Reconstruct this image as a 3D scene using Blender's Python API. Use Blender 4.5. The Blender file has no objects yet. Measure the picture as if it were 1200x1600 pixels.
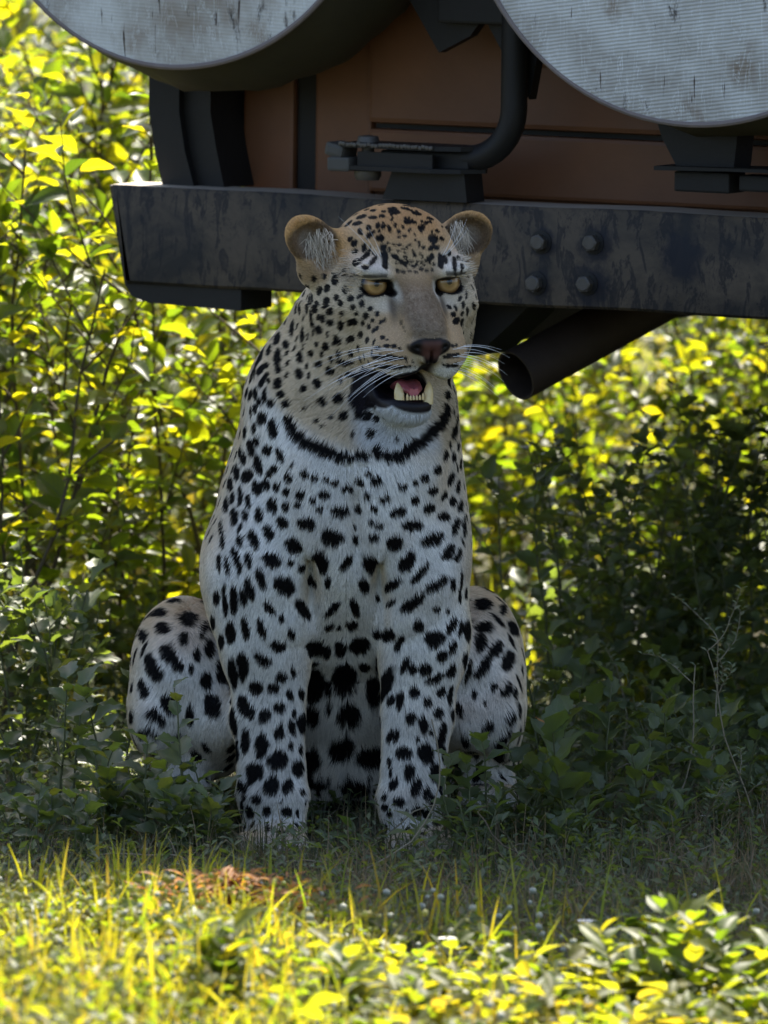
import bpy, math, random
import numpy as np
from mathutils import Vector, Matrix
from mathutils.bvhtree import BVHTree
random.seed(7); RNG = np.random.default_rng(7)
SC = bpy.context.scene
COL = SC.collection
R = math.radians

# ------------------------------------------------------------------ camera
CAM_LOC = Vector((0, -12.0, 1.6))
PITCH = math.atan2(1.6 - 0.436, 12.0)
FPX = 14106.0
cam = bpy.data.cameras.new('camera')
cam.sensor_fit = 'HORIZONTAL'; cam.sensor_width = 36.0
cam.lens = FPX / 1200 * 36
cam.clip_start = 0.5; cam.clip_end = 500
cam.dof.use_dof = True
cam.dof.focus_distance = 11.93
cam.dof.aperture_fstop = 10.5
camo = bpy.data.objects.new('camera', cam); COL.objects.link(camo)
camo.location = CAM_LOC
camo.rotation_euler = (math.pi/2 - PITCH, 0, 0)
SC.camera = camo

# ------------------------------------------------------------------ sky and sun
SUN_ELEV, SUN_AZ = 56.0, 18.0        # azimuth clockwise from +Y (behind the scene)
w = bpy.data.worlds.new('World'); SC.world = w; w.use_nodes = True
nt = w.node_tree; nt.nodes.clear()
sky = nt.nodes.new('ShaderNodeTexSky'); sky.sky_type = 'NISHITA'; sky.sun_disc = False; sky.dust_density = 3.0; sky.ozone_density = .8
sky.sun_elevation = R(SUN_ELEV); sky.sun_rotation = R(SUN_AZ)
bg = nt.nodes.new('ShaderNodeBackground'); bg.inputs[1].default_value = 0.10
wo = nt.nodes.new('ShaderNodeOutputWorld')
nt.links.new(sky.outputs[0], bg.inputs[0]); nt.links.new(bg.outputs[0], wo.inputs[0])
sd = bpy.data.lights.new('sun', 'SUN'); sd.energy = 5.0; sd.angle = R(0.5); sd.color = (1.0, 0.93, 0.80)
so = bpy.data.objects.new('sun', sd); COL.objects.link(so)
SUN = Vector((math.sin(R(SUN_AZ))*math.cos(R(SUN_ELEV)), math.cos(R(SUN_AZ))*math.cos(R(SUN_ELEV)), math.sin(R(SUN_ELEV))))
so.rotation_euler = SUN.to_track_quat('Z', 'Y').to_euler()
so.location = SUN * 20
SC.view_settings.view_transform = 'Standard'; SC.view_settings.look = 'None'
SC.view_settings.gamma = 1.0; SC.view_settings.use_curve_mapping = False
SC.view_settings.exposure = 1.85
SC.cycles.use_denoising = True
SC.cycles.max_bounces = 8; SC.cycles.diffuse_bounces = 4; SC.cycles.transmission_bounces = 6
SC.cycles.sample_clamp_indirect = 6.0
SC.cycles.caustics_reflective = False; SC.cycles.caustics_refractive = False

# ------------------------------------------------------------------ helpers
_sp, _cp = math.sin(PITCH), math.cos(PITCH)
def P(px, py, Y=0.0):
    """where the line of sight through a point of the 1200x1600 photograph meets the plane y=Y"""
    a = (px - 600) / FPX; b = (800 - py) / FPX
    d = Vector((a, _cp + b*_sp, -_sp + b*_cp))
    return CAM_LOC + d * ((Y - CAM_LOC.y) / d.y)
def S(px, Y=0.0):
    return px / FPX * (12.05 + Y)

def finish(o, label=None, cat=None, group=None, kind=None):
    if label: o['label'] = label
    if cat: o['category'] = cat
    if group: o['group'] = group
    if kind: o['kind'] = kind
    return o
def empty(name, loc, label=None, cat=None, group=None, rot=(0,0,0)):
    o = bpy.data.objects.new(name, None); COL.objects.link(o)
    o.location = loc; o.rotation_euler = rot; o.empty_display_size = .1
    return finish(o, label, cat, group)
def link(name, me, parent=None, mat=None, loc=(0,0,0), rot=(0,0,0)):
    o = bpy.data.objects.new(name, me); COL.objects.link(o)
    if mat is not None and len(me.materials) == 0: me.materials.append(mat)
    if parent is not None: o.parent = parent
    o.location = loc; o.rotation_euler = rot
    return o
def np_mesh(name, V, F, smooth=True):
    """V (n,3), F (m,k) with one k"""
    V = np.asarray(V, np.float32); F = np.asarray(F, np.int32)
    me = bpy.data.meshes.new(name)
    me.vertices.add(len(V)); me.vertices.foreach_set('co', V.ravel())
    k = F.shape[1]
    me.loops.add(F.size); me.loops.foreach_set('vertex_index', F.ravel())
    me.polygons.add(len(F))
    me.polygons.foreach_set('loop_start', np.arange(0, F.size, k, dtype=np.int32))
    me.polygons.foreach_set('use_smooth', np.full(len(F), smooth))
    me.update(calc_edges=True)
    return me
def py_mesh(name, V, F, smooth=True):
    me = bpy.data.meshes.new(name); me.from_pydata([tuple(v) for v in V], [], [tuple(f) for f in F])
    me.polygons.foreach_set('use_smooth', [smooth]*len(me.polygons)); me.update()
    return me
class MB:
    """collects shapes that make one mesh"""
    def __init__(s): s.V = []; s.F = []
    def add(s, V, F):
        n = len(s.V); s.V += [Vector(v) for v in V]; s.F += [tuple(i+n for i in f) for f in F]; return s
    def box(s, c, size, rot=None, bev=0.0):
        hx, hy, hz = [d/2 for d in size]; b = min(bev, hx*.9, hy*.9, hz*.9)
        if b <= 0:
            V = [Vector((x*hx, y*hy, z*hz)) for x in (-1,1) for y in (-1,1) for z in (-1,1)]
            F = [(0,1,3,2),(4,6,7,5),(0,4,5,1),(2,3,7,6),(0,2,6,4),(1,5,7,3)]
        else:
            import bmesh
            bm = bmesh.new(); bmesh.ops.create_cube(bm, size=1)
            for v in bm.verts: v.co = Vector((v.co.x*2*hx, v.co.y*2*hy, v.co.z*2*hz))
            bmesh.ops.bevel(bm, geom=bm.edges[:], offset=b, segments=2, profile=.6, affect='EDGES')
            V = [v.co.copy() for v in bm.verts]; F = [[v.index for v in f.verts] for f in bm.faces]; bm.free()
        if rot is not None: V = [rot @ v for v in V]
        return s.add([v + Vector(c) for v in V], F)
    def tube(s, pts, rad, n=12, cap=True, flat=1.0):
        pts = [Vector(p) for p in pts]; m = len(pts)
        if not hasattr(rad, '__len__'): rad = [rad]*m
        V = []; F = []; up = None
        for i, p in enumerate(pts):
            t = (pts[min(i+1, m-1)] - pts[max(i-1, 0)]).normalized()
            if up is None: up = t.orthogonal().normalized()
            up = (up - t*up.dot(t)).normalized(); side = t.cross(up)
            for k in range(n):
                a = 2*math.pi*k/n; V.append(p + (up*math.cos(a) + side*math.sin(a)*flat)*rad[i])
        for i in range(m-1):
            for k in range(n):
                k2 = (k+1) % n; F.append((i*n+k, i*n+k2, (i+1)*n+k2, (i+1)*n+k))
        if cap: F.append(tuple(range(n-1, -1, -1))); F.append(tuple((m-1)*n+k for k in range(n)))
        return s.add(V, F)
    def lathe(s, prof, n=48, org=(0,0,0), rot=None):
        """profile of (radius, height) about local z"""
        V = []; F = []; m = len(prof)
        for r, h in prof:
            for k in range(n):
                a = 2*math.pi*k/n; V.append(Vector((r*math.cos(a), r*math.sin(a), h)))
        for i in range(m-1):
            for k in range(n):
                k2 = (k+1) % n; F.append((i*n+k, i*n+k2, (i+1)*n+k2, (i+1)*n+k))
        if rot is not None: V = [rot @ v for v in V]
        return s.add([v + Vector(org) for v in V], F)
    def prism(s, poly, vec):
        """polygon of 3-D points pushed along vec"""
        n = len(poly); vec = Vector(vec); V = [Vector(p) for p in poly] + [Vector(p)+vec for p in poly]
        F = [tuple(range(n)), tuple(range(2*n-1, n-1, -1))] + [(i, i+n, (i+1) % n+n, (i+1) % n) for i in range(n)]
        return s.add(V, F)
    def build(s, name, mat, parent=None, smooth=False, loc=(0,0,0), rot=(0,0,0)):
        me = py_mesh(name, s.V, s.F, smooth)
        import bmesh
        bm = bmesh.new(); bm.from_mesh(me); bmesh.ops.recalc_face_normals(bm, faces=bm.faces)
        if smooth:
            for e in bm.edges:
                if len(e.link_faces) == 2 and e.calc_face_angle(0) > .6: e.smooth = False
        bm.to_mesh(me); bm.free()
        return link(name, me, parent, mat, loc, rot)

def mat_new(name):
    m = bpy.data.materials.new(name); m.use_nodes = True
    nt = m.node_tree; b = nt.nodes['Principled BSDF']; return m, nt, b
def ramp(nt, fac, stops, interp='LINEAR'):
    r = nt.nodes.new('ShaderNodeValToRGB'); r.color_ramp.interpolation = interp
    e = r.color_ramp.elements
    while len(e) < len(stops): e.new(0.5)
    for i, (p, c) in enumerate(stops): e[i].position = p; e[i].color = (*c, 1) if len(c) == 3 else c
    nt.links.new(fac, r.inputs[0]); return r.outputs[0]
def noise(nt, vec, scale, detail=5, rough=.6, dist=0.0):
    n = nt.nodes.new('ShaderNodeTexNoise'); n.inputs['Scale'].default_value = scale
    n.inputs['Detail'].default_value = detail; n.inputs['Roughness'].default_value = rough
    n.inputs['Distortion'].default_value = dist
    if vec is not None: nt.links.new(vec, n.inputs['Vector'])
    return n.outputs['Fac']
def mixc(nt, fac, a, b, mode='MIX'):
    m = nt.nodes.new('ShaderNodeMix'); m.data_type = 'RGBA'; m.blend_type = mode
    for s, v in ((m.inputs[0], fac), (m.inputs[6], a), (m.inputs[7], b)):
        if isinstance(v, (int, float)): s.default_value = v
        elif isinstance(v, tuple): s.default_value = (*v, 1)
        else: nt.links.new(v, s)
    return m.outputs[2]
def mapping(nt, scale=(1,1,1), rot=(0,0,0), coord='Object'):
    tc = nt.nodes.new('ShaderNodeTexCoord'); mp = nt.nodes.new('ShaderNodeMapping')
    mp.inputs['Scale'].default_value = scale; mp.inputs['Rotation'].default_value = rot
    nt.links.new(tc.outputs[coord], mp.inputs[0]); return mp.outputs[0]
def bump(nt, b, h, strength=.3, dist=.01):
    n = nt.nodes.new('ShaderNodeBump'); n.inputs['Strength'].default_value = strength; n.inputs['Distance'].default_value = dist
    nt.links.new(h, n.inputs['Height']); nt.links.new(n.outputs[0], b.inputs['Normal'])
# ================================================================== LEOPARD
# implicit surface -> one continuous mesh (surface nets on a rectilinear grid)
def body_field():
    xs = np.arange(-.40, .26, .0028)
    ys = np.concatenate([np.arange(-.30, .08, .0028), np.arange(.08, .62, .007)])
    zs = np.concatenate([np.arange(-.03, .50, .0036), np.arange(.50, .93, .0024)])
    D = np.full((len(xs), len(ys), len(zs)), .2, np.float32)
    def sub(lo, hi):
        return tuple(slice(max(0, np.searchsorted(a, l)-1), np.searchsorted(a, h)+1) for a, l, h in zip((xs, ys, zs), lo, hi))
    def grid(sl): return np.meshgrid(xs[sl[0]], ys[sl[1]], zs[sl[2]], indexing='ij', copy=False)
    def combine(sl, d, k, op='u'):
        a = D[sl]
        if op == 'u':
            h = np.clip(.5 + .5*(a-d)/k, 0, 1); D[sl] = a + (d-a)*h - k*h*(1-h)
        else:
            h = np.clip(.5 - .5*(a+d)/k, 0, 1); D[sl] = a + (-d-a)*h + k*h*(1-h)
    def ell(c, r, k=.02, M=None, op='u'):
        c = np.array(c); r = np.array(r); e = (r.max() if M is not None else r) + k*1.5 + .01
        sl = sub(c-e, c+e)
        if min(s.stop-s.start for s in sl) <= 0: return
        X, Y, Z = grid(sl); q = [X-c[0], Y-c[1], Z-c[2]]
        if M is not None:
            q = [M[0][i]*q[0] + M[1][i]*q[1] + M[2][i]*q[2] for i in range(3)]
        k0 = np.sqrt((q[0]/r[0])**2 + (q[1]/r[1])**2 + (q[2]/r[2])**2) + 1e-9
        k1 = np.sqrt((q[0]/r[0]**2)**2 + (q[1]/r[1]**2)**2 + (q[2]/r[2]**2)**2) + 1e-9
        combine(sl, k0*(k0-1)/k1, k, op)
    def cone(a, b, ra, rb, k=.02, op='u', sq=None):
        a = np.array(a); b = np.array(b); e = max(ra, rb)*(1.4 if sq else 1) + k*1.5 + .01
        sl = sub(np.minimum(a, b)-e, np.maximum(a, b)+e)
        X, Y, Z = grid(sl); ab = b-a
        t = np.clip(((X-a[0])*ab[0] + (Y-a[1])*ab[1] + (Z-a[2])*ab[2]) / (ab@ab), 0, 1)
        s = sq or (1, 1, 1)
        d = np.sqrt(((X-a[0]-t*ab[0])/s[0])**2 + ((Y-a[1]-t*ab[1])/s[1])**2 + ((Z-a[2]-t*ab[2])/s[2])**2) - (ra + (rb-ra)*t)
        combine(sl, d, k, op)
    return xs, ys, zs, D, ell, cone

def surface_nets(xs, ys, zs, D):
    ins = D < 0; nx, ny, nz = D.shape
    c = ins[:-1,:-1,:-1].astype(np.int8)
    tot = np.zeros((nx-1, ny-1, nz-1), np.int8)
    for dx in (0,1):
        for dy in (0,1):
            for dz in (0,1): tot += ins[dx:nx-1+dx, dy:ny-1+dy, dz:nz-1+dz]
    act = (tot > 0) & (tot < 8)
    I = np.argwhere(act); idx = np.full(act.shape, -1, np.int64); idx[act] = np.arange(len(I))
    acc = np.zeros((len(I), 3)); cnt = np.zeros(len(I))
    corners = [(0,0,0),(1,0,0),(0,1,0),(1,1,0),(0,0,1),(1,0,1),(0,1,1),(1,1,1)]
    for i in range(8):
        for j in range(i+1, 8):
            a, b = corners[i], corners[j]
            if sum(abs(p-q) for p, q in zip(a, b)) != 1: continue
            da = D[I[:,0]+a[0], I[:,1]+a[1], I[:,2]+a[2]]; db = D[I[:,0]+b[0], I[:,1]+b[1], I[:,2]+b[2]]
            m = (da < 0) != (db < 0); t = da[m]/(da[m]-db[m])
            pa = np.stack([xs[I[m,0]+a[0]], ys[I[m,1]+a[1]], zs[I[m,2]+a[2]]], 1)
            pb = np.stack([xs[I[m,0]+b[0]], ys[I[m,1]+b[1]], zs[I[m,2]+b[2]]], 1)
            acc[m] += pa + (pb-pa)*t[:,None]; cnt[m] += 1
    V = acc/cnt[:,None]; F = []
    for ax in range(3):
        o1, o2 = [(1,2),(2,0),(0,1)][ax]
        sa = [slice(None)]*3; sb = [slice(None)]*3; sa[ax] = slice(0,-1); sb[ax] = slice(1,None)
        ch = ins[tuple(sa)] != ins[tuple(sb)]
        E = np.argwhere(ch); ok = (E[:,o1] > 0) & (E[:,o2] > 0)
        lim = np.array(act.shape); ok &= (E < lim).all(1); E = E[ok]
        e1 = np.zeros(3, int); e1[o1] = 1; e2 = np.zeros(3, int); e2[o2] = 1
        q = [idx[tuple((E-a).T)] for a in (0*e1, e1, e1+e2, e2)]
        Q = np.stack(q, 1); fl = ins[tuple(E.T)]
        Q[~fl] = Q[~fl][:, ::-1]; F.append(Q)
    return V, np.concatenate(F)

# head frame: origin between the eyes, fwd to the viewer and a little right
HY = R(16); HO = np.array(P(643, 441, -.115))
HF = np.array([math.sin(HY), -math.cos(HY), 0.0]); HR = np.array([math.cos(HY), math.sin(HY), 0.0])
_roll = R(0.6)
HR = HR*math.cos(_roll) + np.array([0, 0, 1.0])*math.sin(_roll)
HU = np.cross(HR, -HF); HU /= np.linalg.norm(HU)
def H(x, b, z):
    """head coordinates: x to the viewer's right, b back from the eye plane, z up"""
    return HO + HR*x - HF*b + HU*z
HM = np.stack([HR, -HF, HU], 1)        # columns
def to_head(p): return (p - HO) @ HM

EAR = .60
def build_leopard():
    xs, ys, zs, D, ell, cone = body_field()
    def e(px, py, Y, rx, ry, rz, k=.03, M=None): ell(P(px, py, Y), (S(rx), ry, S(rz)), k, M)
    # trunk, from throat to rump
    e(565, 520, .02, 112, .115, 110, .03)
    e(556, 610, .025, 150, .13, 110, .04)
    e(550, 700, .03, 166, .145, 120, .05)
    e(543, 800, .045, 186, .155, 130, .05)
    e(530, 880, .08, 190, .16, 120, .05)
    e(482, 640, .07, 88, .13, 120, .05); e(456, 800, .11, 105, .15, 140, .05)
    e(535, 960, .17, 172, .17, 120, .06)
    e(535, 1060, .27, 165, .19, 150, .06)
    e(535, 1150, .33, 165, .17, 130, .06)
    e(540, 1190, .24, 98, .10, 90, .05)           # belly between the forelegs
    # chest: two breast muscles with a furrow between, shoulders
    e(520, 790, -.070, 60, .05, 110, .05); e(605, 790, -.070, 58, .05, 110, .05)
    e(420, 900, -.000, 92, .088, 100, .05); e(652, 895, -.005, 74, .085, 95, .05)
    e(575, 720, -.075, 90, .045, 60, .05)
    e(372, 900, .06, 52, .09, 90, .03); e(450, 960, -.035, 34, .04, 34, .02); e(628, 955, -.04, 32, .04, 34, .02)
    ell(P(486, 935, -.085), (S(11), .035, S(62)), .03, None, 's'); ell(P(592, 935, -.088), (S(10), .035, S(58)), .03, None, 's'); ell(P(556, 850, -.135), (S(6), .022, S(70)), .025, None, 's')
    # forelegs
    def leg(pts, k=.006):
        for (a, b) in zip(pts[:-1], pts[1:]):
            cone(P(*a[:3]), P(*b[:3]), S(a[3]), S(b[3]), k)
    leg([(424, 940, .0, 68), (421, 1040, .005, 60), (420, 1120, .0, 54), (424, 1200, -.012, 50), (428, 1275, -.02, 49)])
    leg([(656, 940, -.005, 66), (656, 1040, 0, 60), (652, 1120, -.005, 54), (645, 1200, -.015, 47), (642, 1275, -.02, 47)])
    e(408, 985, .01, 62, .075, 70, .04); e(668, 985, .01, 58, .07, 70, .04)
    e(426, 1245, -.022, 51, .045, 34, .02); e(643, 1250, -.022, 49, .045, 34, .02)
    # forepaws with toes
    def paw(px, py, Y, w, dirx):
        c = np.array(P(px, py, Y)); ell(c, (w*.95, .062, .030), .02)
        for i, u in enumerate((-1.0, -.38, .38, 1.0)):
            f = .052 - .014*abs(u)
            ell(c + np.array([u*w*.78 + dirx*.012, -f, -.006]), (w*.33, .033, .024), .006)
            ell(c + np.array([u*w*.78 + dirx*.012, -f-.024, -.012]), (w*.27, .018, .017), .005)
    paw(430, 1316, -.045, S(52), -.3); paw(658, 1322, -.05, S(58), .6)
    # haunches: thigh, knee, shank and hind foot on both sides
    e(287, 1045, .17, 82, .15, 112, .03); e(335, 1100, .20, 90, .16, 110, .05)
    e(738, 1035, .19, 80, .15, 118, .03); e(690, 1100, .22, 80, .16, 100, .05)
    e(245, 1120, .12, 40, .10, 60, .03); e(782, 1110, .12, 34, .10, 78, .03)
    e(735, 1125, .08, 48, .06, 42, .03); e(345, 1120, .08, 40, .06, 42, .03)
    cone(P(280, 1180, .24), P(285, 1205, .10), .045, .032, .03); cone(P(760, 1180, .24), P(762, 1205, .12), .042, .03, .03)
    for px, Y, py in ((285, .10, 1238), (762, .12, 1236)):
        c = np.array(P(px, py, Y)); ell(c, (.036, .06, .026), .02)
        for u in (-1, -.35, .35, 1): ell(c + np.array([u*.027, -.05, -.004]), (.013, .026, .018), .006)
    # tail, lying round behind the body
    tp = [P(540, 1190, .46), P(640, 1215, .55), P(740, 1225, .52), P(800, 1225, .42)]
    for a, b, ra, rb in zip(tp[:-1], tp[1:], (.05, .035, .03), (.035, .03, .027)): cone(a, b, ra, rb, .02)
    # ---------------- head
    def he(x, b, z, rx, rb, rz, k=.012, op='u', tilt=0.0, yaw=0.0, rl=0.0):
        M = HM
        if tilt or yaw or rl:
            M = HM @ np.array((Matrix.Rotation(yaw, 3, 'Z') @ Matrix.Rotation(tilt, 3, 'X') @ Matrix.Rotation(rl, 3, 'Y')))
        ell(H(x, b, z), (rx, rb, rz), k, [list(M[i]) for i in range(3)], op)
    he(-.004, .088, .012, .084, .098, .086, .02)        # cranium
    he(-.002, .045, .040, .062, .052, .048, .03)        # forehead
    he(-.01, .10, -.03, .098, .085, .085, .02)          # back of the jaw
    for s in (-1, 1):
        he(s*.060, .055, -.018, .040, .055, .046, .03)  # cheekbones
        he(s*(.072 if s < 0 else .064), .080, -.068, .038, .060, .060, .03)  # cheek ruffs
        he(s*.047, .007, .023, .031, .020, .011, .012, rl=-s*.16)  # brows
        he(s*.060, .018, -.030, .030, .026, .022, .02)  # under the eye
        he(s*.032, .005, -.060, .030, .048, .040, .03)  # side of the nose down to the lip
    for b, z, rx, rz in ((.03, .0, .037, .034), (.0, -.012, .031, .032), (-.028, -.035, .030, .031), (-.050, -.050, .030, .027), (-.063, -.062, .029, .021)):
        he(0, b, z, rx, .032, rz, .012)                 # bridge of the nose
    he(0, -.060, -.078, .030, .030, .024, .010)
    for s in (-1, 1):
        he(s*.031, -.032, -.088, .031, .042, .030, .014)    # whisker pads
        he(s*.025, -.050, -.102, .024, .028, .024, .010)
        he(s*.039, .000, -.090, .026, .045, .034, .02)
    he(0, -.084, -.077, .029, .012, .012, .006)           # nose leather
    he(0, -.084, -.091, .013, .010, .013, .006)
    # lower jaw and chin
    jx = -.016
    he(jx, -.020, -.160, .034, .034, .024, .012)
    he(jx*.8, .022, -.150, .042, .05, .030, .02)
    he(jx, -.034, -.167, .026, .024, .018, .01)
    he(jx, -.044, -.159, .028, .014, .009, .008)
    # mouth opening
    he(-.006, -.050, -.1345, .035, .055, .0205, .004, op='s')
    he(-.008, -.010, -.135, .040, .060, .018, .004, op='s')
    he(-.040, -.022, -.134, .022, .034, .017, .004, op='s')
    he(.001, -.080, -.119, .012, .03, .014, .005, op='s')
    he(0, -.094, -.100, .0022, .014, .018, .003, op='s')     # philtrum
    for s in (-1, 1):
        he(s*.0185, -.0975, -.0800, .0068, .011, .0034, .003, op='s', rl=-s*.55)   # nostrils
    # eye openings: flat above, round below
    for s in (-1, 1):
        he(s*.050, -.012, -.0050, .0188, .030, .0102, .002, op='s', rl=s*.16)
        he(s*.033, -.008, -.0110, .0065, .012, .0040, .003, op='s', rl=-s*.6)
        he(s*.051, -.006, .0145, .028, .022, .0115, .004, rl=-s*.22)     # heavy upper lid
    # ears
    for s in (-1, 1):
        cx, cb, cz = (-.116, .075, .053) if s < 0 else (.098, .078, .054)
        q = 1.0 if s < 0 else .86
        he(s*.080, .080, .030, .030, .026, .036, .015)
        he(cx, cb, cz, .0425*q, .021, .0300, .012, yaw=-s*.35, rl=-s*EAR)
        he(cx - s*.006, cb+.004, cz-.036, .024, .020, .028, .012)
        he(cx - s*.003, cb-.021, cz-.002, .0390*q, .027, .0268, .004, op='s', yaw=-s*.35, rl=-s*EAR)
        he(cx - s*.016, cb-.016, cz-.022, .018, .018, .020, .006, op='s', yaw=-s*.35)
    V, F = surface_nets(xs, ys, zs, D)
    # relax
    E = np.concatenate([F[:, [0,1]], F[:, [1,2]], F[:, [2,3]], F[:, [3,0]]]); E = np.concatenate([E, E[:, ::-1]])
    deg = np.bincount(E[:,0], minlength=len(V)).astype(float)
    def avg(A):
        return np.stack([np.bincount(E[:,0], weights=A[E[:,1], i], minlength=len(V)) for i in range(3)], 1)/deg[:,None]
    for it in range(4):
        V = V + .55*(avg(V)-V); V = V - .45*(avg(V)-V) if it < 3 else V
    return V, F
# ------------------------------------------------------------------ coat: rosettes and spots as they lie on this animal
# each row: x, y, half-width, half-height, turn (degrees clockwise) in an enlarged window of the photograph
SP_A = """495,118,25,11,-10 450,102,18,8,-20 435,150,22,10,-40 475,150,22,9,-15 550,88,16,8 590,62,16,8 550,123,20,9 520,85,14,7,-10 600,95,12,6 590,115,14,8
575,163,12,14 600,167,11,13 530,172,12,14 490,188,11,13 540,203,26,12,-40 500,202,8,6 585,222,19,15 597,262,17,17 512,268,11,22,15 465,245,14,17,30 467,283,14,11,-30
445,225,14,10,-40 520,300,34,10,-38 550,325,12,30,35 515,350,18,12 467,333,16,22,30 400,325,17,17,30 627,273,9,13 605,330,17,48 600,300,14,24,-15 865,330,13,38,-5 655,308,24,12,35
682,330,10,14 700,335,9,12 830,222,24,18,30 808,318,12,16 826,305,10,14 785,262,10,8 845,262,14,12 822,265,9,12 715,145,18,14 745,150,10,8 775,172,18,12 755,105,22,9,15
800,150,12,8 650,95,26,12,10 640,80,20,9 700,80,20,8,10 690,375,14,10 720,372,12,8 748,376,12,6 775,362,12,9,20 800,370,10,9 825,368,8,10 662,372,7,14 705,330,8,10
885,315,12,24,-20 930,335,12,22,-10 950,310,8,14,-20 965,350,8,18,-10 905,290,10,12 870,225,12,9,30 850,190,12,8,20 820,130,14,8,20 630,180,9,12 655,160,10,9 670,190,9,8
373,415,16,24 415,380,12,20,15 337,453,14,20,20 302,465,12,22,15 325,398,12,14,30 424,462,14,20,-5 437,410,10,12 380,497,12,17,15 400,522,12,16,-10 335,517,14,24,5
290,537,13,24,-5 227,475,12,18,10 363,555,16,16 420,562,10,12 447,500,16,14,-40 455,540,12,13 487,490,16,9,-35 497,525,12,18,15 515,580,14,16 472,570,10,9 538,547,12,12
570,572,10,14,20 460,607,18,14,35 413,617,14,20 364,605,17,14 330,585,12,20 308,580,9,14 310,637,18,20,-20 502,615,9,12 530,632,10,12 548,603,10,10 568,640,9,12,20
585,612,8,12,30 605,600,7,10,30 343,713,16,18,-10 397,680,15,25,-30 380,697,8,10 452,683,15,16,-10 492,668,11,15 522,693,9,16,15 552,650,8,12,20 595,682,12,10 617,692,7,5
615,720,15,9 648,722,13,10 675,732,9,6 570,730,16,9 275,590,8,40,-10 252,520,8,40 183,635,10,38,5 232,660,10,35 158,710,14,18 222,765,15,26,-10 273,748,14,16,20
120,765,16,40,8 125,822,15,20 115,672,16,24,30 215,530,6,25 265,500,6,25 240,910,18,16,-20 222,843,16,24,-20 120,888,20,24,20 135,938,18,16 155,980,22,18,-30
303,885,18,25,-10 312,795,20,14,-30 327,970,22,22 400,955,23,26,25 362,825,20,16,30 300,705,8,14,-10 425,790,34,12,15 455,852,30,14,20 425,1037,20,24,15 487,1028,18,26
530,1040,22,22 570,1055,14,18 600,1050,15,8 368,1045,10,12 245,1000,12,10 300,1060,12,10 325,1085,9,9 462,1123,9,18 550,1123,18,22 660,1145,8,14
940,605,14,18,30 963,612,10,20,20 925,575,12,12,30 935,545,8,16,-20 905,540,14,8,40 955,500,8,14,30 970,530,8,18 965,570,7,12,20 985,480,6,20 990,560,6,20 960,455,8,12
682,612,8,11 692,635,5,9,-30 700,650,4,5 570,773,20,8 622,777,20,10 655,777,14,8 683,778,9,6 703,778,6,5 600,820,30,6,5 650,822,14,6 675,822,10,6 700,818,9,6
722,816,7,5 745,815,5,4 708,792,5,4 735,795,4,4 905,723,9,7 920,720,8,7 938,718,7,7 887,772,8,6 905,768,10,7 925,765,10,7 942,763,7,8 880,810,6,5 900,812,9,6
925,812,10,6 940,808,6,7 885,940,16,22 885,1010,18,30,-10 905,880,10,30 930,980,6,26 935,1050,10,25,10 915,1110,10,26,15 960,1100,7,30 942,1165,8,18"""
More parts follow.
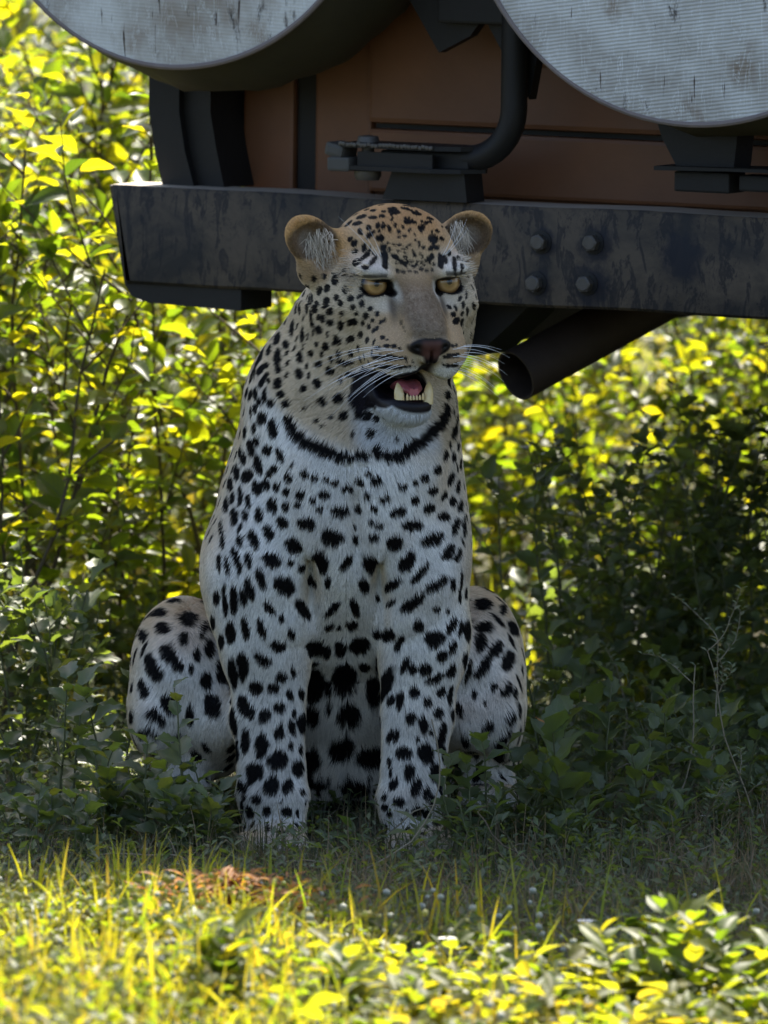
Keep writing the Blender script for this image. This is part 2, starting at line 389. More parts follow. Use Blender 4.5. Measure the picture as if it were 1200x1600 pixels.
SP_B = """310,55,14,34,-10 268,18,14,24 578,12,18,16 632,8,16,16 665,15,16,16 680,82,16,16 290,135,14,22,-5 340,152,14,30,-20 228,125,10,35,-10 250,100,10,20 207,65,8,20 240,55,8,20
204,165,9,26 255,190,12,34,-15 178,220,11,28 215,232,16,30,20 250,280,15,30,-10 285,268,14,22,-20 190,140,7,20 165,85,6,30 153,262,10,30 190,305,10,40 163,318,10,20
370,243,16,22,-25 320,207,14,16,-20 298,225,12,14 322,278,14,18 358,295,13,16 425,225,18,16,20 385,190,8,9 467,240,16,13,15 505,248,14,12,20 538,260,14,12,10 582,286,20,13
500,305,22,15,10 411,307,18,17,10 358,348,14,17 402,342,14,15 456,328,13,14 480,360,15,14 308,345,17,24,-15 262,375,16,28,-15 222,330,12,24,-10 210,380,12,22 170,385,16,35
140,340,10,28 345,405,20,24,-30 295,447,18,32,-15 238,470,16,36,-20 555,366,31,20,5 430,411,32,21,10 385,497,40,26,25 530,465,38,28,20 485,558,28,42,-20 608,472,14,18
605,422,9,9 626,355,16,19,-20 657,305,15,14 680,358,12,16 670,408,9,14 700,425,18,12 682,468,18,14 626,257,17,14 657,228,14,12 688,252,20,15 720,318,20,17,-20
765,370,31,18,-12 823,420,38,18,-3 755,487,30,28 898,467,42,22,-22 676,568,33,30,20 803,557,22,44,38 785,272,16,15 831,326,17,18 868,240,15,18,30 832,257,13,14
915,208,15,17,20 887,352,22,18,-30 900,290,20,14,-20 935,385,26,18,10 940,303,12,20,20 968,327,13,18 944,157,13,20,20 975,160,9,18 1002,182,9,24,15 963,240,13,24,25
992,270,9,28,10 990,120,8,18 978,70,10,32,15 1018,230,6,35 995,345,12,22,10 980,420,12,34,15 1010,420,8,38 955,520,20,34,30 990,530,10,28,20 1008,90,6,24
305,550,34,27,20 375,563,13,15 415,580,14,15 440,625,17,18,-20 350,648,44,32,45 412,730,18,38,-25 510,635,13,26,5 578,565,14,36,30 530,735,14,36,45 643,648,20,30,-30
742,648,28,18,-40 850,603,14,46,40 918,640,48,18,-35 825,712,52,20,-35 608,730,16,34,-15 745,710,10,18,50 690,690,8,18,-10 262,620,16,38,-20 220,655,14,45,-15
198,690,12,35,-15 162,698,15,52 98,690,12,28,5 128,700,10,60,-3 172,540,14,40,-15 190,480,10,28 218,552,13,30,-10 140,575,10,35,-10 185,575,10,30 295,735,34,14,45
338,768,12,14 265,808,14,36,-20 205,808,16,46,-5 147,820,18,40,-3 60,780,10,35 375,828,12,24,-25 517,803,20,12,-20 555,803,10,10 597,796,20,20 845,800,20,22,30
905,845,36,30,-10 970,790,14,36,30 915,733,16,12 955,738,8,12 735,830,24,24 690,830,14,22 972,635,12,22 1000,680,6,30 1005,620,6,35 110,560,9,30 125,480,9,30 120,430,8,28"""
SP_C = """350,210,36,20,10 455,215,22,20 265,262,52,24,5 280,340,40,28 395,295,32,38 380,400,22,36 168,372,30,42,-20 95,310,30,50,30 210,540,40,75,-20 310,485,36,60,-30 350,540,26,36,-30
165,660,22,55,-15 300,745,40,55,-35 235,815,30,55,-40 105,800,22,35,-10 105,655,14,30 150,900,30,20,30 210,895,40,18,40 350,920,32,22,10 100,500,14,26 500,440,24,50,-5
440,480,18,36 410,560,14,30 465,350,16,50,15 530,300,22,40,10 490,620,30,50,-10 570,570,34,65,-8 535,750,40,60,-30 580,400,20,40
695,540,32,76,-5 640,580,24,85,-8 803,500,50,30,30 770,655,38,40 865,655,32,28,20 890,430,42,30,15 905,595,32,28,10 965,570,14,32 945,695,20,32,-10 895,760,32,34,-30
815,805,32,38,15 700,740,30,55,-10 740,785,30,40,-20 650,830,20,85,-8 968,795,14,24 890,895,26,42 957,875,18,42,-8 715,940,24,68 803,965,34,74,3 950,970,14,26 1000,990,12,28
672,1000,14,60,-5 885,1045,44,60,30 988,1090,28,46 762,1120,44,58,5 850,1195,38,50,20 935,1190,24,44,8 700,1190,22,42,-25 775,1270,30,34 730,1345,24,38,-20 690,1310,10,34
825,1340,24,28 930,1345,32,26 1005,1225,14,20 900,1280,14,12 835,1440,10,28"""
SP_D = """100,385,46,42 155,405,20,32,15 218,385,26,42,-10 300,375,48,40 100,545,46,68 235,520,56,60 325,475,28,22 365,575,36,60 432,545,26,75,10 160,560,18,28 92,675,38,52,-10
255,675,48,54,15 170,640,16,24 30,590,14,30 35,730,20,50 85,885,48,60 220,840,52,56 355,870,82,50,-8 100,1010,60,50 285,1040,78,60,20 250,1160,120,50 410,720,12,40 390,470,12,40
490,350,20,36,20 770,295,12,40,5 517,455,16,40,20 553,475,20,26 610,475,30,30,-20 688,415,26,26,-30 735,380,18,36,20 655,525,44,20,-28 735,485,20,40,20 562,588,26,28 497,620,16,44,10
458,622,18,28,20 620,632,24,22 682,588,24,24 725,600,14,52,10 545,705,24,30 600,740,22,42,-10 668,685,24,28 455,785,14,34,15 480,785,14,34,10 636,775,14,14 575,810,12,14
690,770,20,44,5 672,825,16,34 512,868,34,34 613,870,32,46 450,915,10,28 695,880,10,40 535,965,22,42,10 650,960,24,48,10 675,1000,12,44,8 468,1022,20,30,20 568,1030,20,52,15
608,1060,16,36,10 640,1100,16,36,-15 492,1108,26,26,-20 430,1078,12,20 423,1135,16,18 445,1168,16,12 570,1160,26,26,20 620,1168,20,24 455,968,8,22 525,1150,8,10 660,1215,18,14
475,1255,18,14 410,1345,16,26 505,1195,12,10 605,1230,16,10
880,125,36,18,10 862,188,40,24,-10 957,205,20,32,15 1010,288,34,40,-15 878,288,40,26 860,355,30,40,10 935,385,28,46,30 880,465,24,60,30 990,435,28,50,20 805,300,20,50
800,430,18,40 810,490,12,60,10 985,580,18,34,15 930,565,20,18 1020,590,10,26 1005,700,20,34,20 1035,655,12,30 975,800,20,55,35 900,735,40,26,-30 950,880,34,40,30 840,600,12,26
890,640,12,12 800,120,12,30 735,690,12,30 1055,480,8,26"""
SP_E = """530,920,24,35 490,865,14,60,10 445,905,14,40 412,960,14,40 375,990,8,45 420,840,16,60,10 485,745,18,60,35 470,660,20,35,30 515,640,14,24 435,640,10,90,5 400,700,12,60,15
380,850,14,50,20 350,830,14,45,20 530,520,16,50,5 595,440,22,50,25 660,480,24,35 470,560,16,60,10 505,400,24,60,20 575,280,30,60,15 590,330,20,30 655,300,14,30 705,350,14,65,5
735,200,12,40 765,215,8,35 690,190,20,40 530,760,14,20 450,500,10,30 640,200,20,30"""
SP_F = """452,652,7,9 460,664,9,10 470,676,11,10 482,685,11,10 496,692,11,10 508,697,11,10 520,703,10,9 533,709,9,9 545,710,8,7 565,706,13,8 591,703,8,11 606,709,7,10
621,709,9,9 632,702,9,8 641,695,10,8 651,688,11,8 661,680,11,8 671,671,10,9 681,662,10,9 689,652,8,9 695,640,6,9"""
def spot_rows():
    out = []
    for txt, ox, oy, sc in ((SP_A, 400, 300, 3), (SP_B, 300, 640, 2.4), (SP_C, 180, 880, 3.479), (SP_D, 460, 880, 3), (SP_E, 320, 440, 5), (SP_F, 0, 0, 1)):
        for row in txt.split():
            v = [float(a) for a in row.split(',')]
            out.append((ox + v[0]/sc, oy + v[1]/sc, v[2]/sc, v[3]/sc, v[4] if len(v) > 4 else 0.0))
    rr = random.Random(4)                      # the speckled crown
    for _ in range(90):
        x = rr.gauss(638, 30); y = rr.uniform(326, 418)
        if 575 < x < 705: out.append((x, y, rr.uniform(1.7, 3.0), rr.uniform(1.5, 2.6), rr.uniform(-40, 40)))
    return out

def vnoise(P_, f, seed=0):
    """cheap smooth 3-D value noise in 0..1"""
    q = np.asarray(P_)*f + seed*17.3; i = np.floor(q).astype(np.int64); t = q - i; t = t*t*(3-2*t); r = 0
    for a in (0,1):
        for b in (0,1):
            for c in (0,1):
                h = ((i[:,0]+a)*73856093 ^ (i[:,1]+b)*19349663 ^ (i[:,2]+c)*83492791) & 0xffff
                h = (h*2654435761 >> 7) & 0xffff
                wt = (t[:,0] if a else 1-t[:,0])*(t[:,1] if b else 1-t[:,1])*(t[:,2] if c else 1-t[:,2])
                r = r + wt*h/65535.
    return r

def sstep(a, b, x):
    t = np.clip((x-a)/(b-a), 0, 1); return t*t*(3-2*t)

def head_mask(V, x, b, z):
    return sstep(.220, .190, np.sqrt(x**2 + (b-.05)**2*.9 + np.where(z < 0, np.maximum(0, -z-.03)**2, (z*.8)**2))) * sstep(.50, .54, V[:,2])

def spot_stamps(V, N, bvh):
    out = []; cl = np.array(CAM_LOC)
    def stamp(p, nrm, tu, tv, ru, rv, h):
        B = np.linalg.inv(np.stack([tu/1.0, tv/1.0, nrm], 1)); R_ = max(ru*np.linalg.norm(tu), rv*np.linalg.norm(tv), h)*1.4
        out.append((np.array(p), B, ru, rv, h, R_))
    for px, py, rx, ry, an in spot_rows():
        tgt = np.array(P(px, py, 0)); d = tgt - cl; d /= np.linalg.norm(d)
        hit = bvh.ray_cast(Vector(cl), Vector(d))
        if hit[0] is None: continue
        p = np.array(hit[0]); nm = np.array(hit[1]); a = math.radians(an)
        if nm @ d > 0: nm = -nm
        u = np.array([math.cos(a), 0, -math.sin(a)]); v = np.array([math.sin(a), 0, math.cos(a)])
        dn = -max(abs(d @ nm), .38)
        tu = u - d*(u@nm)/dn; tv = v - d*(v@nm)/dn
        tu -= nm*(tu@nm); tv -= nm*(tv@nm)
        g = 1.08 if py > 620 else 1.10
        if 545 < py < 590 and 580 < px < 720: g = 1.6
        stamp(p, nm, tu, tv, S(rx)*g*(1.25 if px < 430 and 450 < py < 760 else 1), S(ry)*g, .02)
    # the rest of the coat, out of sight from here: rows of irregular spots
    C = np.array([o[0] for o in out]); rr = np.random.default_rng(5)
    for i in rr.permutation(len(V))[:16000]:
        low = V[i,2] < .075; side = N[i,0] < -.42 and V[i,2] > .40 and N[i,1] < .2 and V[i,1] > -.06
        edge = N[i,0] > .6 and V[i,2] > .40 and N[i,1] < .2 and V[i,1] > -.04
        flank = V[i,2] < .30 and V[i,1] > .02 and (V[i,0] < -.12 or V[i,0] > .09)
        h_ = to_head(V[i]); cheek = V[i,2] > .55 and N[i,1] < -.1 and -.125 < h_[2] < .03 and h_[1] < .12 and (h_[0] < -.055 or h_[0] > .068) and not (h_[2] > -.02 and abs(h_[0]) < .078) and V[i,1] < .08
        if not (cheek or low or flank or side or edge or N[i,1] > -.05 or V[i,1] > .12): continue
        if V[i,2] < .015: continue
        r = .016 + .006*rr.random(); sp = .030 if V[i,2] > .55 else .040
        if N[i,1] < .2 and N[i,1] > -.45: sp *= .8; r *= .8
        if low: sp, r = .019, .0085
        elif flank: sp, r = .034, .016
        elif cheek: sp, r = .0150, .0066
        elif side or edge: sp, r = .0215, .0088
        if ((C - V[i])**2).sum(1).min() < sp**2*.75: continue
        nm = N[i]; t = np.array([.2, .3, -1.0]); t = t - nm*(t@nm); t /= np.linalg.norm(t)+1e-9
        stamp(V[i], nm, t, np.cross(nm, t), r*.8, r*.45, .02 if not low else .01); C = np.vstack([C, V[i]])
    return out

def coat(V, N, stamps):
    """base colour at points of the skin, and a hair length (0 = bare skin)"""
    n = len(V); hd = to_head(V); x, b, z = hd.T; ax = np.abs(x)
    head = head_mask(V, x, b, z)
    spots = np.zeros(n); srt = np.argsort(V[:,2]); zs = V[srt,2]
    wob = 1 + .30*(vnoise(V, 180., 3)-.5) + .3*(vnoise(V, 70., 5)-.5)
    for p, B, ru, rv, h, R_ in stamps:
        c = srt[np.searchsorted(zs, p[2]-R_):np.searchsorted(zs, p[2]+R_)]
        dv = V[c]-p; m = (dv**2).sum(1) < R_*R_; c = c[m]; q = dv[m] @ B.T
        d = np.sqrt((q[:,0]/ru)**2 + (q[:,1]/rv)**2 + (q[:,2]/h)**2)*(1+(wob[c]-1)*min(1., max(ru, rv)/.012))
        spots[c] = np.maximum(spots[c], sstep(1.12, .88, d))
    # ---- ground colour
    white = np.array([.80, .80, .79]); cream = np.array([.66, .56, .42]); tan = np.array([.52, .34, .17]); gold = np.array([.56, .33, .13])
    col = np.tile(cream, (n, 1))
    def mixin(c, m):
        nonlocal col
        m = np.clip(m, 0, 1)[:,None]; col = col*(1-m) + np.array(c)*m
    front = sstep(-.1, -.75, N[:,1])
    mixin(white, front*.85*(1-head)); mixin(white, sstep(.15, .0, V[:,1])*(1-head)*front*.3)
    mixin(tan, (sstep(.1, .6, N[:,1])*.7 + sstep(.2, .8, N[:,2])*.4)*(1-head))
    mixin((.50, .45, .37), sstep(.32, .12, V[:,2])*front*.5)           # forelegs a little warmer
    nz = vnoise(V, 22., 9); mixin(tan, (nz > .62)*.18*(1-head)*(1-front*.6))
    # head
    top = sstep(.0, .05, z)*head
    mixin((.57,.47,.34), head*.9); mixin(tan, top*.75); mixin((.46, .24, .09), sstep(.030, .075, z)*head*.7*sstep(.07, .03, ax))
    mixin(gold, head*sstep(.06, .085, ax)*sstep(.015, .04, z)*.9); mixin((.36,.23,.11), head*sstep(.085, .10, ax)*sstep(-.012, .006, z)*sstep(.04, .02, z)*sstep(.04,.055,b)*.8)                      # ears
    mixin(white, head*sstep(.03, .0, np.abs(z-.022))*sstep(.03, .045, ax)*sstep(.085, .07, ax)*.5*sstep(.06, .03, b))   # over the eyes
    mixin(tan, head*sstep(-.02, -.05, z)*sstep(-.11, -.09, z)*sstep(.02, .03, ax)*sstep(.07, .05, ax)*sstep(.02, -.02, b)*.8)
    muz = sstep(.036, .024, ax)*sstep(.020, .0, z)*sstep(-.085, -.06, z)*sstep(.02, .0, b)*head
    mixin(np.array([.125, .080, .047]), muz*(.75+.5*(vnoise(V, 700., 4)-.4)))
    mixin((.38, .25, .13), sstep(.035, .02, ax)*sstep(.035, .015, z)*sstep(-.015, .01, z)*head*.7)
    mixin((.50,.36,.22), head*sstep(.018,.030,ax)*sstep(.075,.05,ax)*sstep(-.035,-.055,z)*sstep(-.112,-.098,z)*sstep(.03,.0,b)*.75)
    for s in (-1, 1):
        xs_ = x*s
        mixin((.66,.62,.54), head*sstep(.010, .003, np.hypot(xs_-.029, (z+.010)*.5))*.8)      # pale patch inside the eye
        mixin((.62,.54,.43), head*sstep(.018, .005, np.hypot((xs_-.046)*.9, (z+.030)*1.6))*.7)
        mixin((.05,.035,.025), head*sstep(.0085, .001, np.hypot((xs_-.0345+(z+.03)*.10), (z+.030)*.30))*.8)
    lipw = sstep(-.100, -.112, z)*sstep(-.135, -.128, z)*sstep(.055, .03, ax)*(b < -.02)*head
    mixin(white, lipw*.8)
    mixin((.60,.61,.62), sstep(-.142, -.150, z)*sstep(.075, .05, np.abs(x+.012))*sstep(.06, .0, b)*head)
    # spots over the ground colour; none on the bridge, the nose, in the ears
    ear = head*((ax > .080) & (z > .012) & (b > .03))
    sp_ = spots*(1-muz*.8)*(1-ear)
    blk = np.array([.005, .0045, .005]); brown = np.array([.05, .03, .018])
    rim = (spots > .02)*(spots < .6)
    col = col*(1-sp_[:,None]) + blk*sp_[:,None]
    # ears: gold rims, dark grey hollows
    hollow = ear*sstep(.25, -.1, (N@HF)*-1+.0)*0
    for cx, cz, q in ((-.116, .053, 1.0), (.098, .054, .9)):
        dd = np.hypot((x-cx)/(.0425*q), (z-cz)/.032); ins = sstep(.90, .74, dd)*(N@HF > .05)*(b > .02)*head
        mixin((.115, .078, .050), ins*.9); mixin((.30,.26,.22), sstep(.45, .2, np.hypot((x-cx+.004*np.sign(-cx))/.044, (z-cz)/.045))*(N@HF > .05)*head*(b>.02)*.6)
    col = col*(1 + .22*(vnoise(V, 45., 21)[:,None]-.5) + .16*(vnoise(V, 12., 22)[:,None]-.5))
    bare = np.zeros(n)
    # eye rims
    for s in (-1, 1):
        a_ = s*.16; dx = x - s*.050; dz = z + .0050; ux = dx*math.cos(a_) - dz*math.sin(a_); uz = dx*math.sin(a_) + dz*math.cos(a_)
        d = np.hypot(ux/.0190, uz/.0104); m = sstep(1.26, 1.10, d)*(b < .03)*head
        m2 = sstep(1.35, .9, np.hypot((x-s*.033)/.0065, (z+.0115)/.0055))*(b < .02)*head
        m3 = sstep(.0035, .0015, np.abs(z-.0105+(np.abs(dx)-.02)*.05))*sstep(.045,.03,np.abs(x-s*.062))*(b<.04)*head*(ax>.04)*.8
        m = np.maximum(m, m2); mixin((.008,.007,.008), np.maximum(m, m3)); bare = np.maximum(bare, m)
    # nose leather
    nl = sstep(1.1, .95, np.hypot(x/.0290, (z+.0790)/.0125))*(b < -.070)*head
    nl = np.maximum(nl, sstep(.0165, .012, ax+np.maximum(0, -(z+.078))*.25)*(z < -.072)*(z > -.112)*(b < -.072)*head)
    mixin((.012,.010,.011), nl); mixin((.10,.042,.034), nl*sstep(.017, .009, ax)*sstep(-.099, -.088, z)*sstep(-.0675, -.074, z)); bare = np.maximum(bare, nl)
    # lips and the inside of the mouth
    mo = np.zeros(n)
    for (cx, cb, cz, rx, rb, rz) in ((-.006,-.050,-.1345,.035,.055,.0205), (-.008,-.010,-.135,.040,.060,.018), (-.040,-.022,-.134,.022,.034,.017), (.002,-.085,-.118,.013,.03,.013)):
        lo = np.where(z < cz, .0085, .002); lf = np.where(x < -.02, .007, .004)
        mo = np.maximum(mo, sstep(1.24, 1.14, np.sqrt(((x-cx)/(rx+lf))**2 + ((b-cb)/(rb+.003))**2 + ((z-cz)/(rz+lo))**2)))
    mo = mo*(1 - sstep(.004, .012, x)*sstep(-.131, -.124, z)*(b < -.02)); mo = mo*head; mixin((.012,.010,.014), mo)
    mixin((.012,.010,.014), sstep(1.15, .95, np.sqrt(((x+.058)/.018)**2 + ((b-.01)/.08)**2 + ((z+.140-(x+.06)*.4)/.027)**2))*head)
    mr = sstep(1.15, .95, np.sqrt(((x-.0205)/.0075)**2 + ((b+.03)/.07)**2 + ((z+.146)/.018)**2))*head; mixin((.012,.010,.014), mr)
    bare = np.maximum(bare, np.maximum(mo, mr))
    # claws side and pads of the paws stay as coat; hair length
    L = .0085 + .004*vnoise(V, 30., 2)
    L = np.where(head > .5, .0042, L)
    L = np.where((head > .5) & (ax > .078) & (z < -.03), .009, L)
    L = np.where((head > .5) & (z < -.145), .010, L)
    L = np.where((head > .5) & (b < .0) & (z > -.115), .0026, L)
    belly = (np.abs(V[:,0]+.055) < .075) & (V[:,1] > .05) & (V[:,2] < .32)
    L = np.where(belly, .020, L)
    L = np.where((V[:,0] > .10) & (V[:,2] < .18), .016, L); L = np.where((V[:,0] < -.2) & (V[:,2] < .18), .014, L)
    L = np.where(V[:,2] < .06, .006, L)
    L = np.where(ear > .5, .0045, L)
    L = L*(1-sstep(.3, .7, bare))
    return col, L, head, spots

def fur_mat(name, rough=.55, spec=.10):
    m, nt, b = mat_new(name)
    a = nt.nodes.new('ShaderNodeAttribute'); a.attribute_name = 'coat'
    hi = nt.nodes.new('ShaderNodeHairInfo')
    mp = nt.nodes.new('ShaderNodeMapRange'); mp.inputs[3].default_value = .78; mp.inputs[4].default_value = 1.22
    nt.links.new(hi.outputs['Random'], mp.inputs[0])
    sc = nt.nodes.new('ShaderNodeVectorMath'); sc.operation = 'SCALE'
    nt.links.new(a.outputs['Color'], sc.inputs[0]); nt.links.new(mp.outputs[0], sc.inputs['Scale'])
    nt.links.new(sc.outputs[0], b.inputs['Base Color'])
    b.inputs['Roughness'].default_value = rough; b.inputs['Specular IOR Level'].default_value = spec
    return m

def make_hair(name, roots, dirs, nrm, length, colr, parent, mat, r0=.00042, bend=.55, K=4):
    n = len(roots); cu = bpy.data.hair_curves.new(name); cu.add_curves([K]*n)
    t = np.linspace(0, 1, K)[None,:,None]
    d0 = nrm*.55 + dirs*.75; d0 /= np.linalg.norm(d0, axis=1)[:,None]
    pos = roots[:,None,:] + length[:,None,None]*(d0[:,None,:]*t*(1-.5*bend*t) + dirs[:,None,:]*bend*.8*t*t - nrm[:,None,:]*.16*t*t)
    cu.position_data.foreach_set('vector', pos.astype(np.float32).ravel())
    ra = cu.attributes.get('radius') or cu.attributes.new('radius', 'FLOAT', 'POINT')
    ra.data.foreach_set('value', np.tile(np.array([1., .9, .65, .12])[:K]*r0, n).astype(np.float32) if K == 4 else np.full(n*K, r0, np.float32))
    c = cu.attributes.new('coat', 'FLOAT_COLOR', 'CURVE')
    c.data.foreach_set('color', np.concatenate([colr, np.ones((n,1))], 1).astype(np.float32).ravel())
    cu.materials.append(mat)
    o = bpy.data.objects.new(name, cu); COL.objects.link(o); o.parent = parent; return o

def leopard():
    V, F = build_leopard()
    me = np_mesh('leopard', V, F)
    N = np.zeros(len(V)*3, np.float32); me.vertices.foreach_get('normal', N); N = N.reshape(-1,3).astype(float)
    if N[np.argmax(V[:,2])][2] < 0:
        F = F[:, ::-1]; me = np_mesh('leopard', V, F); N = -N
    bvh = BVHTree.FromPolygons([tuple(v) for v in V], [tuple(f) for f in F])
    stamps = spot_stamps(V, N, bvh); col, L, head, spots = coat(V, N, stamps)
    a = me.attributes.new('coat', 'FLOAT_COLOR', 'POINT')
    a.data.foreach_set('color', np.concatenate([col*.85, np.ones((len(V),1))], 1).astype(np.float32).ravel())
    root = link('leopard', me, None, fur_mat('leopard_skin', .45, .18))
    finish(root, 'black spotted leopard sitting upright with mouth open in front of the bumper', 'leopard')
    # hairs
    v0, v1, v2, v3 = (V[F[:,i]] for i in range(4))
    ar = .5*np.linalg.norm(np.cross(v2-v0, v3-v1), axis=1); fn = N[F].mean(1); fn /= np.linalg.norm(fn, axis=1)[:,None]
    fc = V[F].mean(1); fl = L[F].min(1)
    wgt = ar*(fl > .002)*np.where(fn[:,1] < .15, 1.0, .18)*np.where(fc[:,2] > .60, 1.9, 1.0)
    pick = RNG.choice(len(F), HAIRS, p=wgt/wgt.sum())
    u, v = RNG.random(HAIRS), RNG.random(HAIRS)
    bw = np.stack([(1-u)*(1-v), u*(1-v), u*v, (1-u)*v], 1)[:,:,None]
    roots = (V[F[pick]]*bw).sum(1); nr = (N[F[pick]]*bw).sum(1); nr /= np.linalg.norm(nr, axis=1)[:,None]
    cl = coat(roots, nr, stamps)[0]; ln = (L[F[pick]]*bw[:,:,0]).sum(1)*RNG.uniform(.7, 1.2, HAIRS); hdm = (head[F[pick]]*bw[:,:,0]).sum(1)
    hx = to_head(roots)
    # lie of the fur: down the body, away from the nose on the head
    flow = np.tile(np.array([0, .25, -1.0]), (HAIRS, 1)); flow[:,0] += np.sign(roots[:,0]+.05)*.18
    hl = hx - np.array([0, -.10, -.06]); hl[:,1] *= 1.3; hl /= np.linalg.norm(hl, axis=1)[:,None]
    hw = hl @ HM.T; hm_ = sstep(.35, .8, hdm)[:,None]
    cheek = (np.abs(hx[:,0]) > .06) & (hx[:,2] < -.03)
    hw[cheek] += np.array([0, 0, -.5])
    flow = flow*(1-hm_) + hw*hm_
    nz = np.stack([vnoise(roots, 60., s) for s in (11, 12, 13)], 1)-.5
    flow = flow + nz*(.30-.15*hm_) + RNG.normal(0, .09, (HAIRS, 3))
    flow -= nr*(flow*nr).sum(1)[:,None]; flow /= np.linalg.norm(flow, axis=1)[:,None]+1e-9
    ok = ln > .0015
    hm = fur_mat('fur', .6, .10)
    fo = make_hair('fur', roots[ok]-nr[ok]*.0006, flow[ok], nr[ok], ln[ok], cl[ok], root, hm, .00033)
    # ear tufts
    T = []
    for cx, cz, q in ((-.116, .050, 1.0), (.098, .054, .9)):
        s = -1 if cx < 0 else 1
        for _ in range(200):
            r_ = math.sqrt(random.random()); an = random.uniform(0, 6.28)
            hxp = cx - s*.012 + r_*math.cos(an)*.020*q; hz = cz - .002 + r_*math.sin(an)*.024
            o_ = H(hxp, .045, hz); hit = bvh.ray_cast(Vector(o_), Vector(-HF))
            if hit[0] is None: continue
            dr = HU*(-.8+random.gauss(0, .2)) + HR*(-s*.15 - s*-.45*random.random() + random.gauss(0, .18)) + HF*.45
            T.append((np.array(hit[0]), dr/np.linalg.norm(dr), random.uniform(.014, .028)))
        for _ in range(200):       # fringe in front of the ear root
            hxp = s*(.078+random.gauss(0, .006)) if s < 0 else s*(.070+random.gauss(0,.006)); hz = .012 + random.gauss(0, .012)
            o_ = H(hxp, -.02, hz); hit = bvh.ray_cast(Vector(o_), Vector(-HF))
            if hit[0] is None: continue
            dr = HR*s*1.0 + HU*(.15+random.gauss(0, .25)) + HF*.35
            T.append((np.array(hit[0]), dr/np.linalg.norm(dr), random.uniform(.007, .013)))
    rt = np.array([t[0] for t in T]); dr = np.array([t[1] for t in T]); le = np.array([t[2] for t in T])
    cc = np.tile(np.array([.66, .57, .45]), (len(T), 1))*RNG.uniform(.6, 1.25, (len(T), 1))
    make_hair('ear_tuft', rt, dr, np.tile(HF, (len(T), 1))*.3, le, cc, root, hm, .00036, .35)
    face_parts(root, bvh)
    return root

